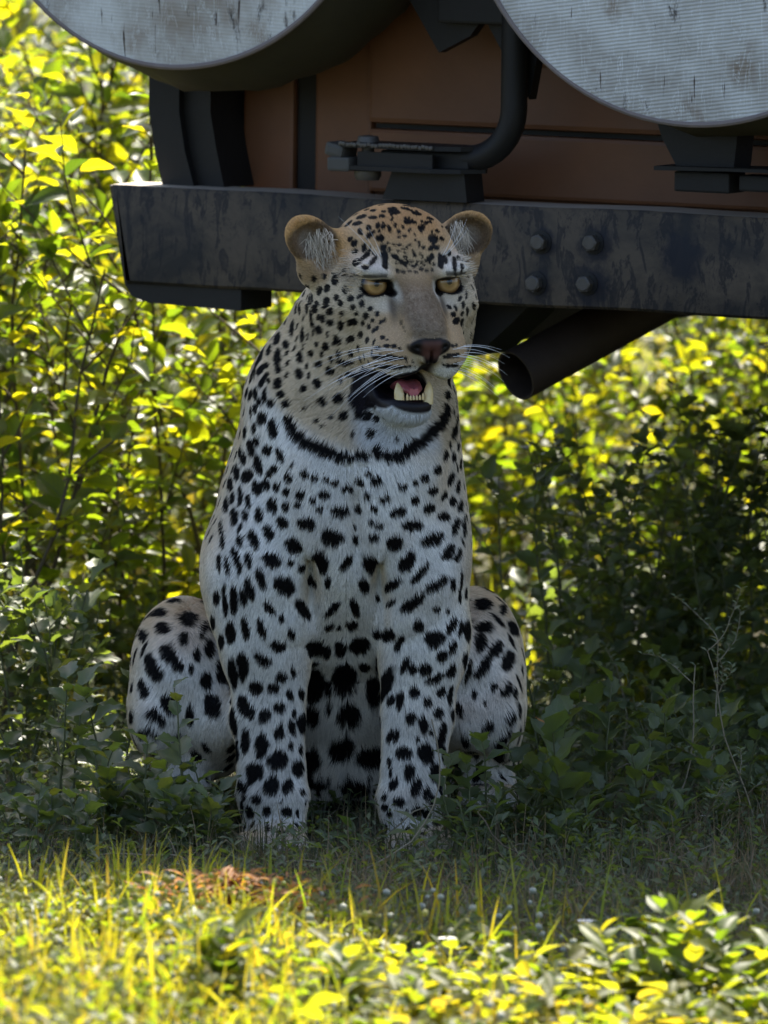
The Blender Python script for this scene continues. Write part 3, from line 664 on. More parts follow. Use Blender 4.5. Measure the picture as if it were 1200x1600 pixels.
def face_parts(root, bvh):
    # eyes
    m, nt, b = mat_new('leopard_eye')
    tc = nt.nodes.new('ShaderNodeTexCoord'); sx = nt.nodes.new('ShaderNodeSeparateXYZ'); nt.links.new(tc.outputs['Object'], sx.inputs[0])
    cb = nt.nodes.new('ShaderNodeCombineXYZ'); nt.links.new(sx.outputs[0], cb.inputs[0]); nt.links.new(sx.outputs[1], cb.inputs[1])
    ln = nt.nodes.new('ShaderNodeVectorMath'); ln.operation = 'LENGTH'; nt.links.new(cb.outputs[0], ln.inputs[0])
    ml = nt.nodes.new('ShaderNodeMath'); ml.operation = 'MULTIPLY'; ml.inputs[1].default_value = 40; nt.links.new(ln.outputs['Value'], ml.inputs[0])
    c1 = ramp(nt, ml.outputs[0], [(0, (.004,.004,.005)), (.125, (.006,.005,.005)), (.17, (.22,.13,.045)), (.42, (.46,.29,.12)), (.56, (.20,.11,.04)), (.66, (.012,.008,.008)), (1, (.02,.015,.015))])
    fib = noise(nt, tc.outputs['Object'], 900, 2)
    nt.links.new(mixc(nt, .25, c1, mixc(nt, fib, (.2,.1,.03), (1,.8,.5)), 'MULTIPLY'), b.inputs['Base Color'])
    b.inputs['Roughness'].default_value = .08; b.inputs['Specular IOR Level'].default_value = .6
    for s in (-1, 1):
        g = MB(); prof = [(.0218*math.sin(a), .0218*math.cos(a)) for a in np.linspace(.001, math.pi-.001, 22)]
        g.lathe(prof, 36); e = g.build('eye', m, root, True)
        gaze = Vector(HF*.96 + HR*(-.02) + HU*.10)
        e.location = Vector(H(s*.050, .0120, -.0025)); e.rotation_euler = gaze.to_track_quat('Z', 'Y').to_euler()
    # tongue
    mt, nt, b = mat_new('tongue'); b.inputs['Base Color'].default_value = (.42, .11, .13, 1); b.inputs['Roughness'].default_value = .3
    b.inputs['Subsurface Weight'].default_value = .1
    bump(nt, b, noise(nt, mapping(nt), 500, 3), .4, .002)
    g = MB(); pts = []; rad = []
    for i, t in enumerate(np.linspace(0, 1, 10)):
        pts.append(H(-.006-.005*t, .03 - .075*t, -.1400 + .008*math.sin(t*3.0) - .003*t*t)); rad.append(.0165*(1-.28*t**3)*(.55 if i == 9 else 1))
    V = []; F = []; n = 16
    for p, r in zip(pts, rad):
        for k in range(n):
            a = 2*math.pi*k/n; h = .0065*math.sin(a); 
            if math.sin(a) > 0: h -= .003*math.exp(-(math.cos(a)/.35)**2)
            V.append(Vector(p + HR*r*math.cos(a) + HU*h))
    for i in range(len(pts)-1):
        for k in range(n): F.append((i*n+k, i*n+(k+1) % n, (i+1)*n+(k+1) % n, (i+1)*n+k))
    F.append(tuple(range(n))); F.append(tuple((len(pts)-1)*n+k for k in range(n)))
    g.add(V, F); g.build('tongue', mt, root, True)
    # teeth: lower canines, lower incisors, tips of the upper canines
    md, nt, b = mat_new('tooth_enamel'); b.inputs['Roughness'].default_value = .25
    nt.links.new(mixc(nt, noise(nt, mapping(nt), 120, 3), (.58,.40,.16), (.72,.60,.36)), b.inputs['Base Color'])
    def tooth(x, bb, z, up, r, lean=0.0, back=0.0):
        g = MB(); ps = [H(x + lean*t, bb + back*t*t, z + up*t) for t in np.linspace(0, 1, 7)]
        g.tube(ps, [r*(1-.12*t) if t < .5 else r*(1.0-.12*t)*(1.0-((t-.5)/.5)**2*.82) for t in np.linspace(0, 1, 7)], 10); g.build('tooth', md, root, True)
    for x, ln_ in ((-.0300, -.002), (.0080, .003)):
        tooth(x, -.044, -.158, .029, .0070, ln_, .004)
    for i in range(6): tooth(-.0215+i*.0043, -.0490, -.1515, .0065 if i not in (0, 5) else .009, .0018)
    # whiskers
    mw, nt, b = mat_new('whisker'); b.inputs['Base Color'].default_value = (.85,.86,.88,1); b.inputs['Roughness'].default_value = .3
    rr = random.Random(3)
    for s in (-1, 1):
        for row in range(4):
            for c in range(5 if s < 0 else 4):
                x0 = s*(.034 + .0065*c); z0 = -.084 - .0095*row + .001*c
                o_ = H(x0, -.16, z0); hit = bvh.ray_cast(Vector(o_), Vector(-HF))
                if hit[0] is None: continue
                p0 = np.array(hit[0]); L = rr.uniform(.045, .105) if s < 0 else rr.uniform(.04, .075)
                out = HR*s*1.0 + HF*(.50-.08*c) + HU*(.10 - .11*row + rr.gauss(0, .06)); out /= np.linalg.norm(out)
                sag = -HU*(.30 + rr.random()*.25) - HF*(.35)
                pts = [p0 + out*L*t + sag*L*t*t*.7 for t in np.linspace(-.03, 1, 9)]
                g = MB(); g.tube(pts, [.00036*(1-.85*t) for t in np.linspace(0, 1, 9)], 5); g.build('whisker', mw, root, True)
    for s in (-1, 1):               # brow whiskers
        for c in range(3):
            p0 = H(s*(.040+.004*c), -.002, .030+.003*c); L = rr.uniform(.05, .08)
            out = HU*.8 + HR*s*(.35+.2*c) + HF*.5; out /= np.linalg.norm(out)
            pts = [p0 + out*L*t - HF*L*t*t*.5 for t in np.linspace(0, 1, 8)]
            g = MB(); g.tube(pts, [.00034*(1-.85*t) for t in np.linspace(0, 1, 8)], 5); g.build('whisker', mw, root, True)
# ================================================================== VEHICLE
def m_black_metal():
    m, nt, b = mat_new('dusty_black_steel_lit_top')
    v = mapping(nt); vs = mapping(nt, (3, 3, 1.0))
    n1 = noise(nt, v, 7, 6, .65, .6); n2 = noise(nt, vs, 15, 6, .7, .6); n3 = noise(nt, v, 160, 2, .5)
    base = ramp(nt, n1, [(.36, (.016,.0145,.014)), (.47, (.050,.039,.029)), (.60, (.080,.061,.044)), (.72, (.036,.029,.023))])
    scr = ramp(nt, n2, [(.53, (0,0,0)), (.56, (1,1,1)), (.60, (1,1,1)), (.68, (.2,.2,.2))])
    c = mixc(nt, mixc(nt, .25, scr, (0,0,0)), base, (.006,.0065,.010))
    # vertical and crossing scratches
    vt = mapping(nt, (5, 5, 2.4), (0, .3, 0)); s2 = ramp(nt, noise(nt, vt, 3.6, 5, .75, 3.0), [(.487, (0,0,0)), (.50, (1,1,1)), (.513, (0,0,0))]); s2 = mixc(nt, ramp(nt, noise(nt, v, 11, 3), [(.45, (0,0,0)), (.6, (1,1,1))]), (0,0,0), s2)
    c = mixc(nt, s2, c, (.006,.006,.009))
    # mud splashed along the lower edge
    tc = nt.nodes.new('ShaderNodeTexCoord'); sx = nt.nodes.new('ShaderNodeSeparateXYZ'); nt.links.new(tc.outputs['Object'], sx.inputs[0])
    c = mixc(nt, .25, c, mixc(nt, n3, (.5,.5,.5), (1.5,1.45,1.4)), 'MULTIPLY')
    nt.links.new(c, b.inputs['Base Color']); nt.links.new(ramp(nt, n1, [(0, (.45,)*3), (1, (.75,)*3)]), b.inputs['Roughness'])
    b.inputs['Specular IOR Level'].default_value = .25
    gn = nt.nodes.new('ShaderNodeNewGeometry'); gs = nt.nodes.new('ShaderNodeSeparateXYZ'); nt.links.new(gn.outputs['Normal'], gs.inputs[0])
    c = mixc(nt, ramp(nt, gs.outputs[2], [(.6, (0,0,0)), (.9, (.85,.85,.85))]), c, (.42,.36,.30)); nt.links.new(c, b.inputs['Base Color'])  # upward faces painted pale, standing in for the sun's gleam along the top
    # grease bled out around the bolts, a scraped patch further along
    prev = None
    for (u, z, k) in ((.708,.774,1.), (.790,.776,1.25), (.700,.717,1.), (.784,.719,1.5), (.925,.765,1.5)):
        d = nt.nodes.new('ShaderNodeVectorMath'); d.operation = 'DISTANCE'; d.inputs[1].default_value = (u, 0, z); nt.links.new(tc.outputs['Object'], d.inputs[0])
        q = nt.nodes.new('ShaderNodeMath'); q.operation = 'MULTIPLY'; q.inputs[1].default_value = 1/k; nt.links.new(d.outputs['Value'], q.inputs[0])
        if prev is not None:
            mn = nt.nodes.new('ShaderNodeMath'); mn.operation = 'MINIMUM'; nt.links.new(prev, mn.inputs[0]); nt.links.new(q.outputs[0], mn.inputs[1]); prev = mn.outputs[0]
        else: prev = q.outputs[0]
    nn = noise(nt, mapping(nt), 60, 4, .7); ma = nt.nodes.new('ShaderNodeMath'); ma.operation = 'MULTIPLY_ADD'; ma.inputs[1].default_value = .030; nt.links.new(nn, ma.inputs[0]); nt.links.new(prev, ma.inputs[2])
    c = mixc(nt, ramp(nt, ma.outputs[0], [(.030, (.9,.9,.9)), (.040, (0,0,0))]), c, (.006,.007,.013)); nt.links.new(c, b.inputs['Base Color'])
    bump(nt, b, n2, .10, .003); return m
def m_plain(name, col, rough=.5, metal=0.0, var=.35, scale=14, spec=.4):
    m, nt, b = mat_new(name); v = mapping(nt); n = noise(nt, v, scale, 6, .65)
    nt.links.new(mixc(nt, n, tuple(c*(1-var) for c in col), tuple(min(1, c*(1+var)) for c in col)), b.inputs['Base Color'])
    b.inputs['Roughness'].default_value = rough; b.inputs['Metallic'].default_value = metal; b.inputs['Specular IOR Level'].default_value = spec
    bump(nt, b, noise(nt, v, scale*9, 4), .15, .003); return m
def m_canvas_face(name, seed):
    """sun-bleached ribbed vinyl with scuffs, cracks and rusty stains"""
    m, nt, b = mat_new(name)
    tc = nt.nodes.new('ShaderNodeTexCoord'); off = nt.nodes.new('ShaderNodeMapping'); off.inputs['Location'].default_value = (seed*3.1, seed, seed*2.3)
    nt.links.new(tc.outputs['Object'], off.inputs[0]); v = off.outputs[0]
    n1 = noise(nt, v, 5, 6, .6, .5); n2 = noise(nt, v, 17, 6, .7, 1.2)
    base = ramp(nt, n1, [(.3, (.28,.25,.21)), (.43, (.38,.36,.33)), (.60, (.58,.58,.56)), (.8, (.33,.29,.24))])
    # weave ribs
    mp = nt.nodes.new('ShaderNodeMapping'); mp.inputs['Rotation'].default_value = (0, R(8 if seed > 1 else -3), 0); nt.links.new(v, mp.inputs[0])
    wv = nt.nodes.new('ShaderNodeTexWave'); wv.wave_type = 'BANDS'; wv.bands_direction = 'Z'; wv.inputs['Scale'].default_value = 62; wv.inputs['Distortion'].default_value = .8
    wv.inputs['Detail'].default_value = 1; nt.links.new(mp.outputs[0], wv.inputs['Vector'])
    rib = wv.outputs['Fac']
    c = mixc(nt, .30 if seed > 1 else .05, base, mixc(nt, rib, (.35,.34,.33), (1.0,1.0,1.0)), 'MULTIPLY')
    # bare brown stains, black scuffs running down, pale scratches
    c = mixc(nt, ramp(nt, noise(nt, v, 9, 4, .6), [(.58 if seed > 1 else .50, (0,0,0)), (.70, (.8,.8,.8))]), c, (.19,.13,.08))
    st = nt.nodes.new('ShaderNodeMapping'); st.inputs['Scale'].default_value = (1.6, 1, .45); st.inputs['Rotation'].default_value = (0, .15, 0); nt.links.new(v, st.inputs[0])
    c = mixc(nt, ramp(nt, noise(nt, st.outputs[0], 13, 7, .75, .4), [(.60 if seed > 1 else .57, (0,0,0)), (.65, (1,1,1))]), c, (.055,.045,.04))
    cr = nt.nodes.new('ShaderNodeMapping'); cr.inputs['Scale'].default_value = (60, 1, 6.5); nt.links.new(v, cr.inputs[0])
    c = mixc(nt, ramp(nt, noise(nt, cr.outputs[0], 1.6, 3, .6, .3), [(.67, (0,0,0)), (.70, (1,1,1))]), c, (.07,.05,.04))
    sc = nt.nodes.new('ShaderNodeMapping'); sc.inputs['Scale'].default_value = (30, 1, 4); sc.inputs['Rotation'].default_value = (0, .5, 0); nt.links.new(v, sc.inputs[0])
    c = mixc(nt, ramp(nt, noise(nt, sc.outputs[0], 1.3, 5, .7, 1.5), [(.49, (0,0,0)), (.5, (.8,.8,.8)), (.51, (0,0,0))]), c, (.66,.68,.68))
    nt.links.new(c, b.inputs['Base Color']); b.inputs['Roughness'].default_value = .62; b.inputs['Specular IOR Level'].default_value = .3
    ad = nt.nodes.new('ShaderNodeMath'); ad.operation = 'ADD'; nt.links.new(rib, ad.inputs[0]); nt.links.new(n2, ad.inputs[1])
    bump(nt, b, ad.outputs[0], .35 if seed > 1 else .12, .002); return m

VTH = R(30); VO = Vector((-0.400, .8, 0))
def build_vehicle():
    root = empty('safari_vehicle', VO, 'brown safari vehicle seen from behind with black steel bumper and two pale covered spare wheels', 'vehicle', rot=(0, R(.7), -VTH))
    blk = m_black_metal(); dark = m_plain('black_painted_steel', (.012,.0115,.012), .55, 0, .35, 14, .25); brown = m_plain('brown_body_paint', (.135,.053,.022), .5, 0, .4, 6, .4)
    rub = m_plain('tyre_rubber', (.022,.021,.020), .8); olive = m_plain('olive_canvas_side', (.042,.036,.019), .75, 0, .35, 9)
    rust = m_plain('sooty_exhaust_steel', (.030,.020,.015), .7, .2, .5, 30); cream = m_plain('piping_cord', (.16,.13,.12), .7); steel = m_plain('worn_bolt_steel', (.085,.078,.072), .5, .5, .4, 90)
    canv = m_plain('roof_canvas', (.22,.20,.13), .85)
    # bumper channel, tapered at its free end, with rolled top lip
    g = MB(); n = 26
    sec = [(.000, .690), (.000, .819), (.004, .825), (.085, .825), (.085, .819), (.008, .818), (.008, .693), (.085, .692), (.085, .686), (.004, .686)]
    V = []; F = []
    us = [0, .004, .012] + list(np.linspace(.03, 1.92, n)); m_ = len(sec)
    for i, u in enumerate(us):
        for (v, z) in sec:
            k = (z-.825)/.14
            uu = u - k*.026*(1 if i < 3 else 0) + (0 if i > 0 else 0); vv = v + (.010 if i == 0 else (.003 if i == 1 else 0))*(1 if v < .05 else 0)
            wz = .0012*math.sin(u*9) + .0008*math.sin(u*23+1)
            V.append((uu, vv + .0016*math.sin(u*6.5)*(1 if v < .05 else 0), z + wz))
    for i in range(len(us)-1):
        for k in range(m_): F.append((i*m_+k, i*m_+(k+1) % m_, (i+1)*m_+(k+1) % m_, (i+1)*m_+k))
    F.append(tuple(range(m_))); F.append(tuple((len(us)-1)*m_+k for k in range(m_)))
    g.add(V, F); g.build('bumper', blk, root, True)
    g = MB(); g.prism([(0.0262, .003, .686), (0.0005, .003, .825), (.0005, .086, .825), (.0262, .086, .686)], (.004, 0, 0)); g.build('bumper_end_cap', blk, root)
    # bolts: washer, hex head, threaded end
    for (u, z) in ((.704,.776), (.786,.779), (.697,.719), (.777,.722)):
        g = MB(); ry = Matrix.Rotation(R(90), 3, 'X')
        g.lathe([(.0, .0), (.0165, .0), (.0165, .003), (.009, .004)], 20, (u, 0, z), ry)
        b_ = g.build('bolt', dark, root, True)
        h = MB(); a0 = random.random()
        V = [Vector((u + .0118*math.cos(a0+k*math.pi/3), -.003, z + .0118*math.sin(a0+k*math.pi/3))) for k in range(6)]
        h.prism(V, (0, -.011, 0)); h.lathe([(.0105,.014), (.0085,.0155), (.0, .0155)], 18, (u, 0, z), ry); h.build('bolt_head', steel, b_)
    # light unit / step block under the bumper end
    g = MB(); g.prism([(.022, .01, .686), (.034, .01, .668), (.062, .01, .660), (.215, .01, .656), (.215, .01, .686)], (0, .085, 0)); g.build('under_bracket', dark, root)
    # upright behind bumper end: a bent flat post
    g = MB(); g.prism([(.036,.05,1.16), (.036,.05,.930), (.048,.05,.865), (.060,.05,.824), (.112,.05,.824), (.096,.05,.875), (.086,.05,.93), (.086,.05,1.16)], (0, .012, 0))
    g.prism([(.080,.064,1.16), (.080,.064,.93), (.090,.064,.875), (.106,.064,.824), (.156,.06,.824), (.142,.06,.88), (.132,.06,.93), (.132,.06,1.16)], (0, .10, 0)); g.build('corner_post', dark, root)
    # body tub and its rear panels, tailgate recess and seam
    g = MB()
    def wall(poly, vec): g.prism(poly, vec)
    prof = [(.135,.16), (.120,.175), (.115,.21), (.115,4.15), (1.79,4.15), (1.79,.21), (1.785,.175), (1.77,.16)]
    V = [(u, v, z) for z in (.70, 1.42) for (u, v) in prof]; k = len(prof)
    F = [tuple(range(k)), tuple(range(2*k-1, k-1, -1))] + [(i, (i+1) % k, (i+1) % k+k, i+k) for i in range(k)]
    g.add(V, F); body = g.build('body', brown, root)
    g = MB(); g.box((.178, .151, 1.10), (.084, .016, .60), bev=.006); g.build('corner_panel', brown, root)
    g = MB(); g.box((.2365, .156, 1.05), (.030, .006, .50)); g.build('panel_gap', dark, root)
    g = MB(); g.box((.300, .152, 1.05), (.092, .014, .50), bev=.005); g.build('corner_panel', brown, root)
    g = MB(); g.box((1.02, .149, .868), (1.35, .020, .090), bev=.006); g.build('lower_rear_panel', brown, root)
    g = MB(); g.box((1.02, .145, 1.145), (1.345, .028, .448), bev=.008); tg = g.build('tailgate', brown, root)
    g = MB(); g.box((1.02, .157, .917), (1.34, .008, .010)); g.build('seam', dark, root)
    g = MB(); g.box((.62, .126, 1.075), (.10, .012, .13), bev=.004); g.build('latch_plate', brown, tg)
    # tailgate wheel carriers and the swing-out tube
    g = MB(); R_ = .0185
    pts = [(.652, .01, 1.55), (.652, .01, 1.2), (.652, .01, .965)]
    for a in np.linspace(0, 88, 9): pts.append((.652-.072+.072*math.cos(R(a)), .01, .958-.072*math.sin(R(a))))
    pts += [(.54, .012, .885), (.50, .014, .884)]
    g.tube(pts, R_, 20); g.build('carrier_tube', dark, root, True)
    g = MB(); g.box((.68, .02, 1.098), (.30, .03, .05), bev=.004); g.prism([(.46,.03,1.12), (.62,.03,1.12), (.57,.03,1.055), (.52,.03,1.03)], (0,.02,0)); g.prism([(.58,.03,1.10), (.69,.03,1.10), (.665,.03,.97), (.63,.03,1.02)], (0,.02,0)); g.build('carrier_gusset', dark, root)
    g = MB(); hp = [(.402,-.035), (.400,.03), (.55,.035), (.60,.03), (.607,.012), (.585,-.02), (.545,-.035)]
    g.prism([(u, v, .897) for u, v in hp], (0, 0, .0065)); g.prism([(u, v, .866) for u, v in hp], (0, 0, .006))
    g.box((.485, -.026, .8795), (.12, .006, .024)); g.box((.52, .012, .882), (.14, .04, .024), bev=.003); hinge = g.build('hinge_plate', dark, root)
    g = MB()
    rr = random.Random(2)
    for i in range(26): g.box((.402+i*.0058, -.036+rr.uniform(-.001,.001), .9015+rr.uniform(-.001,.0012)), (.0062, .006, .0055), Matrix.Rotation(rr.uniform(-.4,.4), 3, 'Y'), .0015)
    g.build('weld_bead', steel, hinge, True)
    g = MB(); g.box((.389, -.012, .892), (.030, .045, .020), Matrix.Rotation(.2, 3, 'Y'), .006); g.box((.398, -.012, .873), (.036, .05, .020), bev=.004); g.build('hinge_knuckle', m_plain('weathered_grey_steel', (.06,.057,.052), .6), hinge)
    g = MB(); g.lathe([(0,.851), (.016,.851), (.019,.857), (.019,.864), (.009,.866), (.009,.903), (.016,.904), (.014,.912), (0,.914)], 20, (.430, -.008, 0)); g.build('hinge_pin', steel, hinge, True)
    g = MB(); g.prism([(.470,-.01,.866), (.585,-.01,.866), (.590,-.01,.826), (.455,-.01,.826)], (0, .05, 0)); g.build('hinge_block', dark, root)
    # latch bracket at right
    g = MB(); g.prism([(.885,-.02,.972), (1.020,-.02,.965), (1.012,-.02,.893), (.925,-.02,.889), (.900,-.02,.93)], (0, .05, 0)); g.box((.965,.0,.871), (.085,.05,.028), bev=.003); g.build('latch_bracket', dark, root)
    g = MB(); g.prism([(.902,-.045,.886), (1.02,-.045,.889), (1.20,-.045,.889), (1.20,.03,.889), (.902,.03,.886)], (0,0,.006)); g.box((1.13,-.005,.902), (.05,.05,.024), bev=.003); g.box((1.10,.0,.872), (.16,.04,.022), bev=.003); g.build('latch_plate', dark, root)
    g = MB(); g.lathe([(0,.835), (.016,.838), (.019,.85), (.015,.862), (.018,.87), (.0,.875)], 18, (1.135, -.01, 0)); g.build('latch_knob', rub, root, True)
    # spare wheels in vinyl covers: sagging drum, ribbed face, stitched piping
    def spare(u, z, Rr, seed, v0, v1, dx):
        g = MB(); ry = Matrix.Rotation(R(90), 3, 'X')
        # drum
        V = []; F = []; n = 96; prof = [(1.0, v0), (1.012, v0+.02), (1.02, v0+.06), (1.024, (v0+v1)/2), (1.018, v1-.05), (1.0, v1-.015), (.93, v1), (.30, v1), (.0, v1)]
        for (q, v) in prof:
            for k in range(n):
                a = 2*math.pi*k/n; wr = 1 + .008*math.sin(a*17+v*30) * min(1, (v-v0)*20) + .005*math.sin(a*41+2)*min(1, (v-v0)*20)
                sag = max(0, -math.sin(a))*dx*min(1, (v-v0)*9)
                r = Rr*q*wr + (sag if q > .5 else 0)
                V.append((u + r*math.cos(a), v, z + r*math.sin(a)))
        for i in range(len(prof)-1):
            for k in range(n): F.append((i*n+k, i*n+(k+1) % n, (i+1)*n+(k+1) % n, (i+1)*n+k))
        g.add(V, F); drum = g.build('spare_wheel_cover', olive, root, True)
        g = MB(); V = []; F = []; rings = [0, .15, .3, .45, .6, .75, .88, .97, 1.0]
        for q in rings:
            for k in range(n):
                a = 2*math.pi*k/n; V.append(Vector((Rr*q*math.cos(a), -.006*(1-q**4) + .0022*math.sin(a*3+q*5)*q + .0015*math.sin(q*14+a*2)*q, Rr*q*math.sin(a))))
        for i in range(len(rings)-1):
            for k in range(n): F.append((i*n+k, i*n+(k+1) % n, (i+1)*n+(k+1) % n, (i+1)*n+k))
        g.add(V, F); g.build('cover_face', m_canvas_face('bleached_ribbed_vinyl', seed), drum, True, (u, v0-.001, z))
        g = MB(); pts = [(u + Rr*1.006*math.cos(a), v0-.001, z + Rr*1.006*math.sin(a)) for a in np.linspace(0, 2*math.pi, 97)]
        g.tube(pts, .0042, 8, False); g.build('piping', cream, drum, True)
    spare(.190, 1.338, .331, 1.0, -.14, .085, .034)
    spare(1.010, 1.325, .366, 2.0, -.14, .085, .016)
    # chassis under the bumper, hanging box, exhaust
    g = MB(); g.box((.50, 2.0, .665), (.08, 4.0, .10), bev=.006); g.build('chassis_rail', dark, root)
    g = MB(); g.box((1.42, 2.0, .665), (.08, 4.0, .10), bev=.006); g.build('chassis_rail', dark, root)
    g = MB(); g.prism([(.395,.09,.684), (.395,.09,.628), (.44,.09,.606), (.55,.09,.604), (.610,.09,.655), (.640,.09,.684)], (0, .10, 0)); g.build('tow_box', dark, root)
    tip = Vector((.610, .10, .579)); d = (Vector((.83, .62, .80)) - tip).normalized()
    tipw = None
    g = MB(); ro = .037
    q = d.to_track_quat('Z', 'Y').to_matrix()
    g.lathe([(ro-.003, .10), (ro-.003, .0), (ro, -.0005), (ro, .001), (ro, .34), (0, .34)], 28, tip, q); g.build('exhaust_pipe', rust, root, True)
    g = MB(); g.box((.95, 2.05, .42), (1.2, .09, .09), bev=.03); g.build('rear_axle', dark, root)
    # wheels
    def wheel(u, v):
        r = .39; g = MB(); ry = Matrix.Rotation(R(90), 3, 'Y')
        g.lathe([(.21,-.10), (.33,-.125), (.375,-.115), (r,-.09), (r,.09), (.375,.115), (.33,.125), (.21,.10), (.21,-.10)], 48, (0,0,0), ry)
        for k in range(36):
            a = 2*math.pi*k/36
            for s in (-1, 1): g.box((s*.055, (r+.004)*math.cos(a+s*.04), (r+.004)*math.sin(a+s*.04)), (.10, .030, .016), Matrix.Rotation(a-math.pi/2, 3, 'X'))
        t = g.build('tyre', rub, root, False, (u, v, r))
        g = MB(); g.lathe([(.21,-.09), (.20,-.06), (.17,.02), (.08,.04), (.0,.045)], 32, (0,0,0), ry); g.lathe([(.21,.09), (.20,.06), (.17,.0), (.08,-.02), (0,-.03)], 32, (0,0,0), ry); g.build('rim', dark, t, True)
    for (u, v) in ((.32, 2.05), (1.62, 2.05), (.30, 4.4), (1.62, 4.4)): wheel(u, v)
    # upper works: door line, canvas roof on posts, bonnet and screen
    g = MB(); g.box((.95, 4.60, 1.08), (1.55, .95, .55), bev=.06); g.build('bonnet', brown, root)
    g = MB(); g.box((.95, 5.10, .72), (1.7, .10, .16), bev=.01); g.build('front_bumper', blk, root)
    for u in (.16, 1.74):
        for v in (.20, 1.35, 2.5, 3.9):
            g = MB(); g.box((u, v, 1.86), (.05, .05, .90), bev=.006); g.build('roof_post', brown, root)
    g = MB(); g.box((.95, .20, 1.86), (1.52, .012, .88)); g.build('rear_canvas', canv, root)
    g = MB(); V = []; F = []
    nu, nv = 9, 22
    for L_ in (0, 1):
        for j in range(nv):
            for i in range(nu):
                u = .06 + (1.78)*i/(nu-1); v = ROOF_BACK + (4.15-ROOF_BACK)*j/(nv-1)
                V.append((u, v, 2.32 + .07*math.sin(math.pi*i/(nu-1)) - .012*abs(math.sin(j*.9)) - L_*.03))
    for j in range(nv-1):
        for i in range(nu-1):
            a = j*nu+i; F.append((a, a+1, a+nu+1, a+nu)); a += nu*nv; F.append((a, a+nu, a+nu+1, a+1))
    bd = [i for i in range(nu)] + [j*nu+nu-1 for j in range(1, nv)] + [(nv-1)*nu+i for i in range(nu-2, -1, -1)] + [j*nu for j in range(nv-2, 0, -1)]
    for i in range(len(bd)):
        a, b_ = bd[i], bd[(i+1) % len(bd)]; F.append((a, b_, b_+nu*nv, a+nu*nv))
    g.add(V, F); g.build('canvas_roof', canv, root, True)
    for k, v in enumerate((1.2, 2.2)):
        g = MB(); g.box((.95, v, 1.50), (1.4, .45, .12), bev=.03); g.box((.95, v-.24, 1.78), (1.4, .10, .55), bev=.03); g.build('bench_seat', olive, root)
    gl, nt, b = mat_new('screen_glass'); b.inputs['Transmission Weight'].default_value = 1; b.inputs['Roughness'].default_value = .02; b.inputs['Base Color'].default_value = (.9,.95,.93,1)
    g = MB(); g.box((.95, 3.98, 1.75), (1.5, .012, .55)); g.build('windscreen', gl, root)
    return root
# ================================================================== PLANTS
def m_leaf(name, cols, trans, gloss=.35, tw=.5):
    m, nt, b = mat_new(name)
    at = nt.nodes.new('ShaderNodeAttribute'); at.attribute_name = 'tint'
    oi = nt.nodes.new('ShaderNodeObjectInfo'); ad = nt.nodes.new('ShaderNodeMath'); ad.operation = 'ADD'; nt.links.new(at.outputs['Fac'], ad.inputs[0]); nt.links.new(oi.outputs['Random'], ad.inputs[1])
    fr = nt.nodes.new('ShaderNodeMath'); fr.operation = 'FRACT'; nt.links.new(ad.outputs[0], fr.inputs[0])
    n = noise(nt, mapping(nt), 90, 3, .6)
    c = ramp(nt, fr.outputs[0], [(i/(len(cols)-1), c) for i, c in enumerate(cols)])
    t = ramp(nt, fr.outputs[0], [(i/(len(trans)-1), c) for i, c in enumerate(trans)])
    # veins from the leaf's own length/width coordinates
    uv = nt.nodes.new('ShaderNodeUVMap'); sp = nt.nodes.new('ShaderNodeSeparateXYZ'); nt.links.new(uv.outputs[0], sp.inputs[0])
    ab = nt.nodes.new('ShaderNodeMath'); ab.operation = 'ABSOLUTE'; nt.links.new(sp.outputs[0], ab.inputs[0])
    mid = ramp(nt, ab.outputs[0], [(.0, (1,1,1)), (.07, (0,0,0))])
    vv = nt.nodes.new('ShaderNodeMath'); vv.operation = 'MULTIPLY_ADD'; vv.inputs[1].default_value = -.35; nt.links.new(ab.outputs[0], vv.inputs[0]); nt.links.new(sp.outputs[1], vv.inputs[2])
    sn = nt.nodes.new('ShaderNodeMath'); sn.operation = 'MULTIPLY'; sn.inputs[1].default_value = 44; nt.links.new(vv.outputs[0], sn.inputs[0])
    si = nt.nodes.new('ShaderNodeMath'); si.operation = 'SINE'; nt.links.new(sn.outputs[0], si.inputs[0])
    ve = ramp(nt, si.outputs[0], [(.86, (0,0,0)), (.98, (.6,.6,.6))])
    mx = nt.nodes.new('ShaderNodeMath'); mx.operation = 'MAXIMUM'; nt.links.new(mid, mx.inputs[0]); nt.links.new(ve, mx.inputs[1])
    c = mixc(nt, mx.outputs[0], c, (.14,.17,.07)); t = mixc(nt, mx.outputs[0], t, (.12,.16,.03))
    c = mixc(nt, .3, c, mixc(nt, n, (.5,.5,.45), (1.5,1.45,1.3)), 'MULTIPLY')
    nt.links.new(c, b.inputs['Base Color']); b.inputs['Roughness'].default_value = gloss; b.inputs['Specular IOR Level'].default_value = .5
    tr = nt.nodes.new('ShaderNodeBsdfTranslucent'); nt.links.new(t, tr.inputs['Color'])
    ms = nt.nodes.new('ShaderNodeMixShader'); ms.inputs[0].default_value = tw
    nt.links.new(b.outputs[0], ms.inputs[1]); nt.links.new(tr.outputs[0], ms.inputs[2])
    nt.links.new(ms.outputs[0], nt.nodes['Material Output'].inputs[0])
    return m

